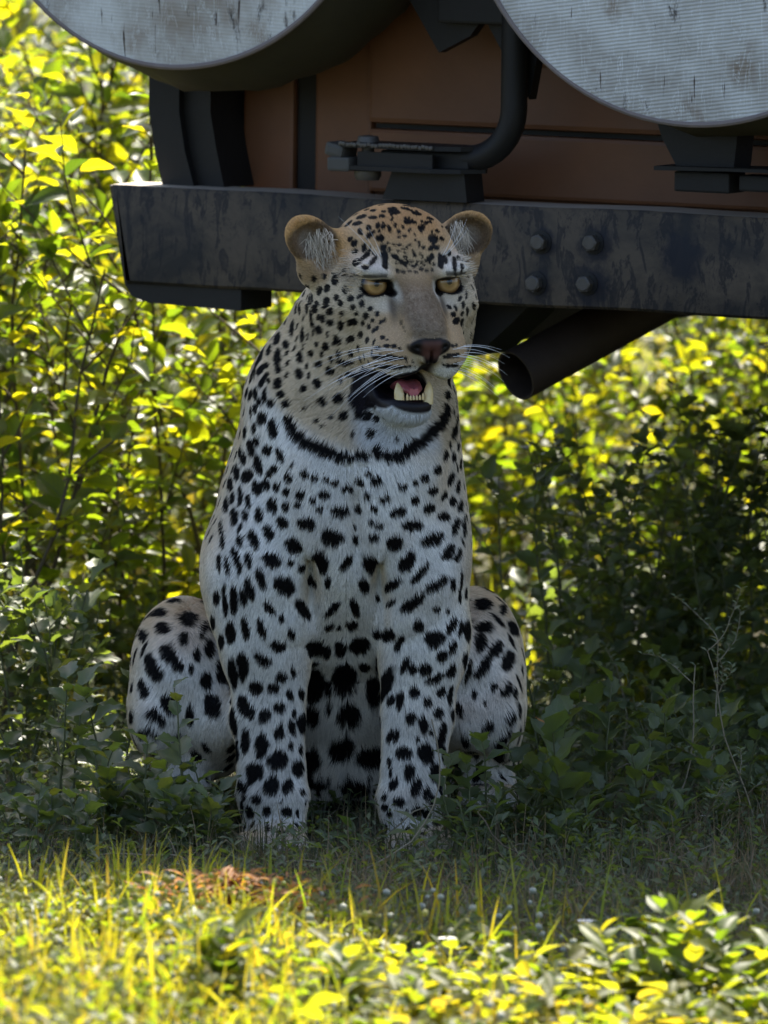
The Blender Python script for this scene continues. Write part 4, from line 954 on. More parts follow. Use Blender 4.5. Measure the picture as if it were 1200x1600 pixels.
def leaf_template(nl=6, width=.42, tooth=0.0, cup=.12, droop=.25, point=1.0, wave=.03):
    """unit-length leaf along +y, face up; returns V, F, UV(per vertex)"""
    V = []; U = []; rows = nl+1
    for i in range(rows):
        t = i/nl; w = width*.5*(math.sin(math.pi*min(1, t**.75))**point)*(1+tooth*(1 if i % 2 else -1)*(0 < i < nl))
        w = max(w, .004)
        for j, s in enumerate((-1, -.5, 0, .5, 1)):
            V.append((s*w, t, cup*abs(s)*w*2 - droop*t*t + wave*math.sin(t*9+s*2)*abs(s))); U.append((s, t))
    F = [(i*5+j, i*5+j+1, (i+1)*5+j+1, (i+1)*5+j) for i in range(nl) for j in range(4)]
    return np.array(V), np.array(F), np.array(U)
LEAVES = {
 'ovate': leaf_template(5, .52, 0, .22, .22),
 'toothed': leaf_template(8, .60, .14, .18, .20, .8, .05),
 'lance': leaf_template(5, .26, 0, .3, .35),
 'round': leaf_template(4, .75, 0, .2, .15, .7),
 'tiny': leaf_template(2, .45, 0, .2, .1),
}
def set_uv_tint(me, UV, tint):
    a = me.attributes.new('tint', 'FLOAT', 'POINT'); a.data.foreach_set('value', np.asarray(tint, np.float32))
    uvl = me.uv_layers.new(name='UVMap'); li = np.zeros(len(me.loops), np.int32); me.loops.foreach_get('vertex_index', li)
    uvl.data.foreach_set('uv', np.asarray(UV, np.float32)[li].ravel())
def frames(P_, D, Nn):
    """per-leaf 3x3 with columns side, along, up"""
    D = D/(np.linalg.norm(D, axis=1)[:,None]+1e-9); X = np.cross(D, Nn); X /= np.linalg.norm(X, axis=1)[:,None]+1e-9
    Z = np.cross(X, D); return np.stack([X, D, Z], 2)
def leaf_cloud(name, kind, P_, D, Nn, size, tint, mat, parent=None):
    V, F, U = LEAVES[kind] if isinstance(kind, str) else kind; n = len(P_); M = frames(P_, D, Nn)
    VV = np.einsum('nij,vj->nvi', M, V)*np.asarray(size)[:,None,None] + P_[:,None,:]
    FF = F[None] + (np.arange(n)*len(V))[:,None,None]
    me = np_mesh(name, VV.reshape(-1,3), FF.reshape(-1,4)); set_uv_tint(me, np.tile(U, (n,1)), np.repeat(tint, len(V)))
    return link(name, me, parent, mat)
_leafme = {}
def leaf_object(kind, p, d, nn, size, mat, parent, off=Vector()):
    key = (kind, mat.name)
    if key not in _leafme:
        V, F, U = LEAVES[kind]; me = np_mesh('leaf', V, F); set_uv_tint(me, U, np.zeros(len(V))); me.materials.append(mat); _leafme[key] = me
    o = bpy.data.objects.new('leaf', _leafme[key]); COL.objects.link(o); o.parent = parent
    M = frames(np.array([p]), np.array([d]), np.array([nn]))[0]
    o.matrix_local = Matrix.Translation(Vector(p)) @ Matrix([list(r) for r in M]).to_4x4() @ Matrix.Scale(size, 4)
    return o
def tubes_mesh(name, paths, radii, mat, parent=None, n=5):
    V = []; F = []; c = 0
    for pts, rad in zip(paths, radii):
        pts = np.asarray(pts); m = len(pts); T = np.gradient(pts, axis=0); T /= np.linalg.norm(T, axis=1)[:,None]+1e-9
        up = np.cross(T, [0.31, .95, .1]); up /= np.linalg.norm(up, axis=1)[:,None]+1e-9; sd_ = np.cross(T, up)
        a = np.arange(n)*2*math.pi/n; rr = np.linspace(rad[0], rad[1], m)
        V.append((pts[:,None,:] + (up[:,None,:]*np.cos(a)[None,:,None] + sd_[:,None,:]*np.sin(a)[None,:,None])*rr[:,None,None]).reshape(-1,3))
        i = np.arange(m-1)[:,None]*n; k = np.arange(n)[None]; k2 = (k+1) % n
        F.append(np.stack([i+k, i+k2, i+n+k2, i+n+k], 2).reshape(-1,4)+c); c += m*n
    me = np_mesh(name, np.concatenate(V), np.concatenate(F)); return link(name, me, parent, mat)

def in_vehicle(p, pad=.03):
    d = Vector((p[0], p[1], 0)) - Vector((VO.x, VO.y, 0)); u = d.x*math.cos(VTH) - d.y*math.sin(VTH); v = d.x*math.sin(VTH) + d.y*math.cos(VTH)
    if -.16-pad < u < 1.45 and -.16-pad < v < .10 and p[2] > .95: return True
    if -.02-pad < u < 2.0 and -.02-pad < v < .14 and p[2] > .62: return True
    return .05-pad < u < 1.9 and .08-pad < v < 5.3 and p[2] > .50

def shrub(x, y, height, spread, nst, leaf, size, mats, label, dens=1.0, named=24, seed=0, lean=(0, 0), twig=1.0):
    rr = np.random.default_rng(seed); mleaf, mstem = mats
    root = empty('leafy_shrub', (x, y, 0), label, 'shrub', 'backlit shrubs beside the vehicle')
    paths = []; rads = []; LP = []; LD = []; LN = []; LS = []
    def grow(p, d, L, r, lvl):
        n = max(4, int(L/.05)); pts = [p]; cur = np.array(d, float)
        for i in range(n):
            cur = cur + rr.normal(0, .09, 3) + np.array([0, 0, .03 if lvl == 0 else -.015]); cur /= np.linalg.norm(cur)
            pts.append(pts[-1] + cur*L/n)
        pts = np.array(pts)
        keep = [not in_vehicle(q + np.array([x, y, 0])) for q in pts]
        if not all(keep):
            c = keep.index(False)
            if c < 3: return
            pts = pts[:c]; n = c-1
        paths.append(pts); rads.append((r, r*.35))
        if lvl < 2:
            for i in range(1, n):
                if rr.random() < (.62 if lvl == 0 else .35)*twig:
                    a = rr.uniform(0, 6.28); o_ = np.array([math.cos(a), math.sin(a), rr.uniform(.1, .8)])
                    dd = (pts[i+1]-pts[i]); dd /= np.linalg.norm(dd); dd = dd*.5 + o_*.8; dd /= np.linalg.norm(dd)
                    grow(pts[i], dd, L*rr.uniform(.18, .42), r*.5, lvl+1)
        st = size*.50/dens; k = int(L/st); ph = rr.uniform(0, 6.28)
        for i in range(k):
            t = (i+1)/(k+.5)
            if lvl == 0 and t < .15: continue
            j = min(int(t*(len(pts)-1)), len(pts)-2); q = pts[j] + (pts[j+1]-pts[j])*(t*(len(pts)-1)-j)
            ax_ = pts[j+1]-pts[j]; ax_ /= np.linalg.norm(ax_); ph += 2.4; o_ = np.array([math.cos(ph), math.sin(ph), .15]); o_ = o_ - ax_*(o_@ax_)*.8
            dd = o_ + ax_*.45 + rr.normal(0, .2, 3)
            if in_vehicle(q + dd*size*.7 + np.array([x, y, 0])): continue
            LP.append(q); LD.append(dd); LN.append(np.array([0, 0, 1.0]) + rr.normal(0, .42, 3)); LS.append(size*rr.uniform(.55, 1.25)*(1-.25*t*(lvl > 0)))
    for s in range(nst):
        a = rr.uniform(0, 6.28); b = rr.uniform(.05, 1)**.6*spread
        base = np.array([math.cos(a)*b*.35, math.sin(a)*b*.35, -.01]); d = np.array([math.cos(a)*b*.75+lean[0], math.sin(a)*b*.75+lean[1], 1.0]); d /= np.linalg.norm(d)
        grow(base, d, height*rr.uniform(.65, 1.08), .0042*height*rr.uniform(.7, 1.2)+.001, 0)
    tubes_mesh('stems', paths, rads, mstem, root)
    LP, LD, LN, LS = map(np.array, (LP, LD, LN, LS))
    # leaves that show largest stay single objects, the rest one mass
    order = np.argsort(-LS); named = min(named, len(LS)); a, b = order[:named], order[named:]
    for i in a: leaf_object(leaf, LP[i], LD[i], LN[i], LS[i], mleaf, root)
    f = leaf_cloud('foliage', leaf, LP[b], LD[b], LN[b], LS[b], rr.random(len(b)), mleaf, root); f['kind'] = 'stuff'
    return root

def ground_z(x, y):
    x = np.asarray(x, float); y = np.asarray(y, float)
    near = np.clip((-y-.75)/.8, 0, 1); near = near*near*(3-2*near)
    left = 1/(1+np.exp((x+.12)*9))
    z = near*(left*.095 - .010) + .012*np.sin(x*7+1.3*np.sin(y*3)) * near + near*left*.020*np.sin(x*19+2*np.sin(y*4.1))*np.sin(y*6.3+x*3) + .006*np.sin(x*13+2)*np.cos(y*11)
    return z*np.exp(-(np.maximum(0, np.abs(y)-4)/4)**2) - .004

def blades(name, n, xr, yr, hgt, wid, mat, seed, label, cat, lean=.35, clump=40, dens=None, parent=None, curl=.5):
    rr = np.random.default_rng(seed)
    cx = rr.uniform(*xr, clump); cy = rr.uniform(*yr, clump); c = rr.integers(0, clump, n)
    mix = rr.random(n) < .55
    x = np.where(mix, cx[c]+rr.normal(0, .05, n), rr.uniform(*xr, n)); y = np.where(mix, cy[c]+rr.normal(0, .07, n), rr.uniform(*yr, n))
    if dens is not None:
        k = rr.random(n) < dens(x, y); x, y = x[k], y[k]; n = len(x)
    h = hgt*rr.uniform(.35, 1.15, n); a = rr.uniform(0, 6.28, n); ln = np.abs(rr.normal(0, lean, n)); w_ = wid*rr.uniform(.6, 1.3, n)
    dx, dy = np.cos(a)*ln, np.sin(a)*ln; fa = rr.uniform(0, 6.28, n); sx, sy = np.cos(fa), np.sin(fa); z0 = ground_z(x, y)
    K = 5; V = np.zeros((n, K, 2, 3))
    for i in range(K):
        t = i/(K-1); ww = w_*(1-t**1.6)*.5+.00015; hx = x + dx*h*(t**1.7); hy = y + dy*h*(t**1.7); hz = z0 + h*(t - curl*ln*t*t*.6)
        for j, s in enumerate((-1, 1)):
            V[:,i,j,0] = hx + s*sx*ww; V[:,i,j,1] = hy + s*sy*ww; V[:,i,j,2] = hz
    f = np.array([[2*i, 2*i+1, 2*i+3, 2*i+2] for i in range(K-1)]); F = f[None] + (np.arange(n)*2*K)[:,None,None]
    me = np_mesh(name, V.reshape(-1,3), F.reshape(-1,4)); U = np.tile(np.array([[s, i/(K-1)*.3+.02] for i in range(K) for s in (.3, .8)]), (n,1))
    set_uv_tint(me, U, np.repeat(rr.random(n), 2*K)); o = link(name, me, parent, mat)
    if parent is None: finish(o, label, cat, kind='stuff')
    else: o['kind'] = 'stuff'
    return o

def carpet(name, kind, n, region, size, mat, seed, label, cat, up=.9, hz=(0, .05), dens=None, keep=None):
    """low leafy ground cover: little upright sprigs of leaves"""
    rr = np.random.default_rng(seed); m = n//5
    sx = rr.uniform(region[0], region[1], m); sy = rr.uniform(region[2], region[3], m)
    if dens is not None: k = rr.random(m) < dens(sx, sy); sx, sy = sx[k], sy[k]; m = len(sx)
    hh = rr.uniform(*hz, m); z0 = ground_z(sx, sy)
    P_ = []; D = []; Nn = []; Sz = []
    for i in range(5):
        a = rr.uniform(0, 6.28, m); el = rr.uniform(.1, up, m)
        P_.append(np.stack([sx+rr.normal(0, .004, m), sy+rr.normal(0, .004, m), z0 + hh*(.35+.65*i/4)], 1)); D.append(np.stack([np.cos(a), np.sin(a), el], 1))
        Nn.append(np.stack([rr.normal(0, .4, m), rr.normal(0, .4, m), np.ones(m)], 1)); Sz.append(size*rr.uniform(.5, 1.3, m))
    P_, D, Nn, Sz = map(np.concatenate, (P_, D, Nn, Sz))
    o = leaf_cloud(name, kind, P_, D, Nn, Sz, rr.random(len(P_)), mat); return finish(o, label, cat, kind='stuff')

def weed(x, y, h, leaf, size, nl, mleaf, mstem, label, cat='weed', group=None, seed=0, branch=1, name='broadleaf_weed', tilt=(0,0), upright=.5):
    rr = np.random.default_rng(seed); z = float(ground_z(x, y)); root = empty(name, (x, y, z), label, cat, group)
    for s in range(branch):
        a = rr.uniform(0, 6.28); d = np.array([math.cos(a)*.35*(branch > 1)+tilt[0], math.sin(a)*.35*(branch > 1)+tilt[1], 1.0]); n = 8; pts = [np.array([0, 0, -.01])]
        hh = h*rr.uniform(.75, 1.1)
        for i in range(n): d = d + rr.normal(0, .08, 3); d /= np.linalg.norm(d); pts.append(pts[-1] + d*hh/n)
        pts = np.array(pts); tubes_mesh('stem', [pts], [(.0016+h*.004, .0008)], mstem, root)
        ph = rr.uniform(0, 6.28)
        for i in range(nl):
            t = .12 + .88*(i+1)/nl; j = min(int(t*n), n-1); q = pts[j] + (pts[j+1]-pts[j])*(t*n-j); ph += 2.4
            up = upright*(1.5*t+.3)
            dd = np.array([math.cos(ph), math.sin(ph), up]) + rr.normal(0, .15, 3)
            leaf_object(leaf, q, dd, np.array([-math.cos(ph)*.5, -math.sin(ph)*.5-.25, 1.0]) + rr.normal(0, .25, 3), size*rr.uniform(.65, 1.2)*(1-.35*abs(t-.6)), mleaf, root)
    return root

def wiry(x, y, h, mstem, mleaf, label, seed, group='pale wiry sprigs in the shaded weeds', tilt=(0,0), name='wiry_sprig', cat='sprig'):
    """a thin pale stem with tiny paired leaves and bare side twigs"""
    rr = np.random.default_rng(seed); root = empty(name, (x, y, float(ground_z(x, y))), label, cat, group)
    paths = []; rads = []; LP = []; LD = []
    def go(p, d, L, r, lvl):
        n = 9; pts = [p]; d = np.array(d, float)
        for i in range(n): d = d + rr.normal(0, .12, 3); d /= np.linalg.norm(d); pts.append(pts[-1]+d*L/n)
        pts = np.array(pts); paths.append(pts); rads.append((r, r*.5))
        for i in range(2, n+1):
            for s in (-1, 1):
                LP.append(pts[i]); LD.append(np.array([s*math.cos(i*1.7), s*math.sin(i*1.7), .6]))
            if lvl == 0 and rr.random() < .55:
                a = rr.uniform(0, 6.28); go(pts[i], np.array([math.cos(a), math.sin(a)*.6, .7]), L*rr.uniform(.15, .4), r*.6, 1)
    go(np.array([0, 0, -.01]), np.array([tilt[0], tilt[1], 1.0]), h, .0015, 0)
    tubes_mesh('stem', paths, rads, mstem, root, 4)
    LP, LD = np.array(LP), np.array(LD)
    f = leaf_cloud('leaflets', 'tiny', LP, LD, np.tile([0.1,-.2,1.], (len(LP),1)), rr.uniform(.007, .016, len(LP)), rr.random(len(LP)), mleaf, root); f['kind'] = 'stuff'
    return root
# ================================================================== THE SCENE
ROOF_BACK = -.09
HAIRS = 560000
def build_ground():
    m, nt, b = mat_new('leaf_litter_soil'); v = mapping(nt)
    n1 = noise(nt, v, 3, 6, .65); n2 = noise(nt, v, 45, 6, .7, .5)
    c = mixc(nt, n2, (.020,.017,.010), (.085,.070,.040)); c = mixc(nt, ramp(nt, n1, [(.4,(0,0,0)), (.65,(1,1,1))]), c, (.045,.060,.018))
    nt.links.new(c, b.inputs['Base Color']); b.inputs['Roughness'].default_value = .95; bump(nt, b, n2, .8, .02)
    xs = np.concatenate([[-220,-60,-20,-8,-4], np.linspace(-2.4, 2.4, 97), [4,8,20,60,220]]); ys = np.concatenate([[-40,-14,-6], np.linspace(-4, 5, 150), [7,12,25,60,300]])
    X, Y = np.meshgrid(xs, ys, indexing='ij'); Z = ground_z(X, Y) + .004*np.sin(X*31+Y*17)*np.exp(-(np.hypot(X,Y)/6)**2)
    V = np.stack([X, Y, Z], 2).reshape(-1,3); i, j = np.meshgrid(np.arange(len(xs)-1), np.arange(len(ys)-1), indexing='ij'); a = (i*len(ys)+j).ravel()
    F = np.stack([a, a+len(ys), a+len(ys)+1, a+1], 1)
    o = link('ground', np_mesh('ground', V, F), None, m); o['kind'] = 'structure'
build_ground()
build_vehicle()
leopard()

G_DARK = [(.035,.060,.016), (.055,.085,.022), (.045,.075,.030), (.070,.095,.030)]
T_LIT = [(.44,.54,.007), (.14,.23,.007), (.60,.57,.006), (.30,.42,.007), (.05,.10,.005), (.68,.57,.007), (.24,.37,.007)]
T_LOW = [(.30,.40,.008), (.12,.20,.006), (.44,.43,.008), (.22,.34,.008), (.52,.43,.010), (.15,.24,.008)]
ML_SHRUB = m_leaf('shrub_leaf', G_DARK, T_LIT, .42, .60)
ML_WEED = m_leaf('weed_leaf', [(.042,.062,.026), (.065,.085,.038), (.046,.066,.042), (.075,.090,.040)], [(.20,.30,.03), (.30,.38,.03), (.25,.35,.04), (.35,.36,.03)], .5, .35)
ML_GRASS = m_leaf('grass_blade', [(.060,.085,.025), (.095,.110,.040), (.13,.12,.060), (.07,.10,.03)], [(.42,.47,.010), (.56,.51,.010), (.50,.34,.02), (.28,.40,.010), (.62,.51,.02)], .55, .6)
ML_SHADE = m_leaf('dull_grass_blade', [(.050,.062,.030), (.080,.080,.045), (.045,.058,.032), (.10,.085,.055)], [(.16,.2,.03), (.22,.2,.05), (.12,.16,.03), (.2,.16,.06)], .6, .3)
ML_DRY = m_leaf('dry_blade', [(.16,.11,.06), (.22,.16,.09), (.11,.075,.045), (.20,.17,.12)], [(.30,.18,.06), (.38,.26,.10), (.22,.12,.05), (.3,.2,.1)], .7, .25)
ML_RUST = m_leaf('rusty_dead_leaf', [(.30,.11,.03), (.36,.17,.05), (.22,.08,.025), (.30,.14,.04)], [(.6,.22,.03), (.7,.30,.05), (.5,.2,.04), (.6,.3,.05)], .7, .4)
ML_GREY = m_leaf('greyish_sprig_leaf', [(.11,.13,.08), (.15,.17,.10), (.12,.15,.10), (.18,.17,.10)], [(.3,.36,.08), (.36,.4,.1), (.3,.36,.1), (.4,.36,.1)], .6, .3)
MS_STEM = m_plain('shrub_stem', (.060,.045,.022), .7, 0, .4, 60); MS_GREEN = m_plain('green_stem', (.075,.085,.035), .6, 0, .3, 60); MS_PALE = m_plain('pale_dry_stem', (.20,.17,.115), .7, 0, .35, 60)

# shrubs left of, beyond and under the far side of the vehicle
SHR = [
 (.42, 2.25, .66, .34, 11, 'ovate', .046, 'shrub with dark inner leaves right of the leopard under the bumper'),
 (.80, 2.95, .70, .42, 12, 'ovate', .046, 'leafy shrub close to the wheel under the right end of the bumper'),
 (.15, 3.40, .80, .55, 13, 'ovate', .055, 'farther shrub blurred behind the exhaust pipe and the leopard'),
 (.60, 4.10, .80, .55, 12, 'ovate', .055, 'farther shrub blurred beyond the wheel'),
 (-.62, 1.15, .98, .42, 11, 'ovate', .060, 'tall shrub with big glowing yellow-green leaves at the left edge of the view'),
 (-.30, 1.50, .80, .35, 10, 'ovate', .052, 'shrub with sunlit oval leaves just left of the bumper end'),
 (-.85, 1.90, 1.12, .50, 13, 'ovate', .058, 'shrub with many thin upright stems behind the left edge'),
 (-.05, 2.10, .78, .45, 12, 'ovate', .050, 'bright shrub behind the seated leopard below the bumper'),
 (-.42, 2.60, 1.10, .50, 14, 'ovate', .055, 'high leafy shrub in sun above the bumper end and left of the corner post'),
 (.32, 2.75, .74, .50, 13, 'ovate', .050, 'blurred shrub glowing beneath the exhaust pipe'),
 (.78, 3.45, .76, .55, 13, 'ovate', .052, 'blurred darker shrub seen under the right end of the bumper'),
 (-.95, 3.30, 1.12, .60, 15, 'ovate', .060, 'far shrub filling the top left corner with blurred leaves'),
]
for i, (x, y, h, sp, ns, lf, sz, lab) in enumerate(SHR):
    shrub(x, y, h, sp, ns, lf, sz, (ML_SHRUB, MS_STEM), lab, 1.0, 26, 100+i)
for i, (x, y, h, lab) in enumerate(((-1.6, 4.6, 1.0, 'far blurred shrub beyond the left edge'), (-.3, 4.4, .95, 'far blurred shrub showing between the nearer shrubs at left'), (1.05, 4.9, .8, 'far blurred shrub behind the exhaust pipe'),
                                     (.2, 6.4, .9, 'farthest blurred shrub low behind the leopard'), (-1.3, 6.8, 1.0, 'farthest blurred shrub at upper left'), (2.4, 5.2, .8, 'far blurred shrub hidden behind the vehicle wheel'), (-.95, 4.3, 1.05, 'far blurred shrub beyond the top left corner'), (-.65, 5.7, 1.0, 'far blurred shrub showing over the bumper end'), (-.62, 3.6, 1.05, 'blurred shrub between the near and far ones at left'))):
    shrub(x, y, h, .7, 11, 'ovate', .08, (ML_SHRUB, MS_STEM), lab, .8, 0, 200+i, twig=.8)['group'] = 'far blurred shrubs beyond the vehicle'

# grasses and ground cover
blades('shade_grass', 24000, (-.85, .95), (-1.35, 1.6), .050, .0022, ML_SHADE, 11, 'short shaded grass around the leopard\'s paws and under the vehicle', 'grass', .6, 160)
blades('dry_straw', 11000, (-.85, .95), (-1.3, .3), .075, .0016, ML_DRY, 12, 'thin dry straw tangled in the shaded grass in front of the paws', 'straw', 1.3, 120, curl=.9)
def lf(x, y): return 1/(1+np.exp((x+.02)*7))
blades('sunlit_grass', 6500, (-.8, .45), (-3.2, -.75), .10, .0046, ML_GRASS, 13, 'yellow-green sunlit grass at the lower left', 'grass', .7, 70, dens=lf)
blades('far_grass', 14000, (-3, 3), (1.2, 9.0), .16, .008, ML_GRASS, 14, 'sunlit grass among the far shrubs', 'grass', .5, 200)
carpet('creeping_ground_cover', 'tiny', 26000, (-.85, .95, -1.4, 1.5), .017, ML_WEED, 15, 'small leaved creeping plants in the shade under and before the leopard', 'ground cover', 1.0, (.005, .06))
carpet('leafy_turf', 'ovate', 5200, (-.15, .85, -3.2, -1.5), .036, ML_GRASS, 19, 'bright pointed leaves massed at the lower right', 'ground cover', 1.0, (.02, .09), dens=lambda x, y: 1/(1+np.exp(-(x-.05)*9)))
carpet('sunlit_ground_cover', 'round', 15000, (-.8, .9, -3.3, -1.05), .024, m_leaf('sunlit_cover_leaf', [(.055,.085,.018), (.085,.115,.025), (.06,.09,.02), (.10,.11,.03)], T_LOW, .5, .6), 16,
       'bright low leafy ground cover across the bottom of the view', 'ground cover', 1.0, (.01, .055), dens=lambda x, y: .7+.3/(1+np.exp(-(x-.0)*8)))

def G(px, py):
    """ground point seen at a place in the photograph"""
    p = P(px, py, 0); d = p - CAM_LOC; t = (CAM_LOC.z)/(-d.z); q = CAM_LOC + d*t; return q.x, q.y
# weeds in the shade, one by one: x, y of the foot, height m, leaf kind, leaf m, leaves, stems, upright, words
WEEDS = [
 (292, 1325, .245, 'toothed', .042, 11, 1, .5, 'upright toothed weed standing in front of the left haunch'),
 (322, 1322, .17, 'toothed', .040, 9, 1, .4, 'small dark toothed weed between the left haunch and the foreleg'),
 (262, 1335, .11, 'toothed', .050, 9, 2, .7, 'broad grey-green weed low in front of the left hind foot'),
 (228, 1322, .17, 'toothed', .046, 10, 2, .5, 'weed with drooping toothed leaves left of the hind foot'),
 (350, 1325, .13, 'toothed', .036, 9, 2, .5, 'dark weed pressed against the left foreleg'),
 (172, 1315, .16, 'toothed', .045, 9, 2, .5, 'dark weed left of the leopard among bare twigs'),
 (100, 1300, .22, 'toothed', .050, 11, 2, .5, 'dark leafy weed near the left edge'),
 (35, 1295, .24, 'toothed', .050, 12, 2, .5, 'dark leafy weed at the left edge in the shade'),
 (190, 1290, .24, 'toothed', .052, 11, 2, .6, 'weed with one large pale leaf beside the left haunch'),
 (120, 1230, .30, 'toothed', .050, 12, 2, .5, 'tall shaded weed dark against the glowing shrub'),
 (40, 1220, .36, 'toothed', .052, 14, 3, .5, 'bushy shaded weed at far left dark against the light'),
 (55, 1345, .12, 'toothed', .040, 9, 2, .5, 'weed at the left edge just behind the sunlit turf'),
 (145, 1345, .11, 'toothed', .040, 9, 2, .5, 'low weed just behind the sunlit turf at left'),
 (470, 1302, .055, 'lance', .046, 8, 1, .5, 'bright little sprig of narrow leaves in front of the left forepaw'),
 (645, 1372, .085, 'lance', .058, 10, 1, .45, 'sprig with long narrow leaves in front of the right forepaw'),
 (560, 1330, .045, 'lance', .050, 6, 1, .4, 'low sprig of narrow leaves between the forepaws'),
 (725, 1330, .17, 'toothed', .042, 10, 2, .5, 'dark weed in front of the right hind foot'),
 (770, 1325, .19, 'toothed', .042, 10, 2, .5, 'curled dark weed under the right haunch'),
 (748, 1345, .10, 'lance', .040, 9, 2, .6, 'low narrow leaved weed right of the right forepaw'),
 (812, 1322, .19, 'toothed', .040, 10, 2, .5, 'weed covering the outer edge of the right hind foot'),
 (850, 1300, .20, 'toothed', .044, 10, 2, .6, 'weed with paired leaves just right of the haunch'),
 (905, 1325, .19, 'toothed', .060, 10, 2, 1.2, 'upright rosette of oval toothed leaves right of the leopard'),
 (955, 1290, .20, 'toothed', .050, 9, 2, .8, 'rosette weed behind the one with the orange leaf'),
 (1000, 1310, .16, 'toothed', .044, 9, 2, .7, 'middling weed right of the toothed rosettes'),
 (1060, 1290, .18, 'toothed', .046, 10, 2, .6, 'weed tangled with the pale wiry sprigs'),
 (1130, 1260, .22, 'toothed', .048, 10, 3, .6, 'leafy weed behind the pale wiry sprigs at right'),
 (870, 1220, .22, 'toothed', .046, 10, 3, .6, 'dark weed between the haunch and the rosettes'),
 (930, 1180, .24, 'toothed', .050, 10, 3, .6, 'dark weed rising behind the rosettes'),
 (1010, 1215, .19, 'toothed', .050, 10, 2, .7, 'tall weed among pale wiry twigs'),
 (1085, 1160, .17, 'toothed', .062, 8, 1, 1.0, 'weed holding up one broad pale leaf at right'),
 (1150, 1170, .20, 'toothed', .054, 11, 3, .6, 'bushy dark weed near the right edge'),
 (1190, 1120, .24, 'lance', .060, 14, 3, .9, 'weed with long upright leaves at the right edge'),
 (1120, 1080, .26, 'lance', .060, 14, 3, .9, 'clump of long greyish leaves below the bumper at right'),
 (1040, 1060, .22, 'toothed', .048, 12, 3, .6, 'shaded bushy weed under the vehicle'),
 (960, 1070, .20, 'toothed', .046, 12, 3, .6, 'shaded bushy weed under the exhaust pipe'),
 (880, 1080, .22, 'toothed', .046, 12, 3, .6, 'dark bushy weed behind the right haunch'),
 (1170, 1275, .10, 'toothed', .034, 10, 3, .5, 'low weed among dry runners at right'),
 (820, 1325, .06, 'lance', .036, 9, 2, .6, 'small tuft of narrow leaves right of the paws'),
 (985, 1350, .06, 'lance', .032, 9, 3, .6, 'little green tuft in the matted dry grass'),
 (330, 1335, .06, 'toothed', .034, 8, 2, .6, 'low grey weed in front of the left foreleg'),
]
for i, (px, py, h, k, sz, nl, br, up, lab) in enumerate(WEEDS):
    x, y = G(px, py); weed(x, y, h, k, sz, nl, ML_WEED, MS_GREEN, lab, 'weed', 'broad leaved weeds in the vehicle shade', 300+i, br, upright=up)
x, y = G(872, 1315); weed(x, y, .17, 'toothed', .050, 2, ML_RUST, MS_GREEN, 'weed with an orange-red dying leaf right of the leopard', 'weed', None, 21, 1, upright=1.2)
def place(px, py):
    cols = [(60, 'at the left edge'), (130, 'near the left edge'), (200, 'left of the left haunch'), (270, 'before the left haunch'), (330, 'beside the left foreleg'), (600, 'before the left forepaw'), (760, 'right of the right forepaw'), (830, 'before the right haunch'),
            (900, 'just right of the haunch'), (970, 'among the toothed rosettes'), (1040, 'below the exhaust pipe'), (1110, 'left of the pale wiry sprigs'), (1165, 'among the pale wiry sprigs'), (9999, 'at the right edge')]
    rows = [(1235, 'deep in the shade'), (1285, 'in the middle shade'), (1320, 'toward the shade front'), (9999, 'at the front of the shade')]
    return next(t for c, t in cols if px < c) + ' ' + next(t for c, t in rows if py < c)
rr = np.random.default_rng(321)
for i in range(58):
    right = i % 2 == 0 or i > 40
    px = rr.uniform(700, 1200) if right else rr.uniform(0, 365); py = rr.uniform(1205, 1345) if right else rr.uniform(1270, 1350); x, y = G(px, py)
    weed(x, y, rr.uniform(.07, .16)*(1.25 if py < 1280 else .8), 'toothed' if i % 3 else 'lance', rr.uniform(.030, .046), int(rr.integers(7, 12)), ML_WEED, MS_GREEN,
         ('toothed' if i % 3 else 'narrow leaved') + ' small weed ' + place(px, py), 'weed', 'small weeds in the shade '+('right' if right else 'left')+' of the leopard', 900+i, 2, upright=rr.uniform(.4, .9))
# denser shaded bushes at both sides of the animal
for i, (px, py, h, sp, lab) in enumerate(((905, 1150, .42, .20, 'dark shaded bush right of the haunch under the bumper'), (1040, 1140, .48, .22, 'tall dark bush under the vehicle below the bolts'), (1155, 1150, .50, .22, 'tall dark bush under the vehicle at the right edge'), (980, 1120, .40, .2, 'dark bush deep under the vehicle below the exhaust pipe'), (60, 1215, .36, .20, 'shaded bush of small curled leaves at the left edge'), (170, 1130, .26, .16, 'shaded bush of small leaves behind the left haunch'), (1130, 1100, .24, .22, 'shaded low bush below the bumper at right'),
                                          (930, 1030, .22, .22, 'shaded low bush beneath the exhaust pipe'), (1180, 1010, .26, .22, 'dark low bush deep under the vehicle at right'))):
    x, y = G(px, py); b = shrub(x, y, h, sp, 9, 'toothed', .036, (ML_WEED, MS_GREEN), lab, 1.0, 12, 400+i); b['category'] = 'bush'; b['group'] = 'shaded low bushes'; b.name = 'low_bush'
for i, (px, py, h, t, lab) in enumerate(((1035, 1290, .24, .25, 'pale wiry sprig rising to the right at the right side'), (1110, 1280, .26, .1, 'tall pale wiry sprig near the right edge'), (1180, 1300, .28, -.1, 'pale wiry sprig with tiny leaves at the right edge'),
      (985, 1200, .17, -.2, 'wiry sprig leaning over the toothed rosettes'), (910, 1120, .10, .1, 'short wiry sprig just beyond the toothed rosettes'), (1075, 1320, .12, .5, 'low leaning wiry sprig in the dry grass'), (90, 1270, .16, .1, 'thin wiry sprig in the left shade'), (200, 1290, .12, -.2, 'thin wiry sprig left of the paws'))):
    x, y = G(px, py); wiry(x, y, h, MS_PALE, ML_GREY, lab, 500+i, tilt=(t, 0))
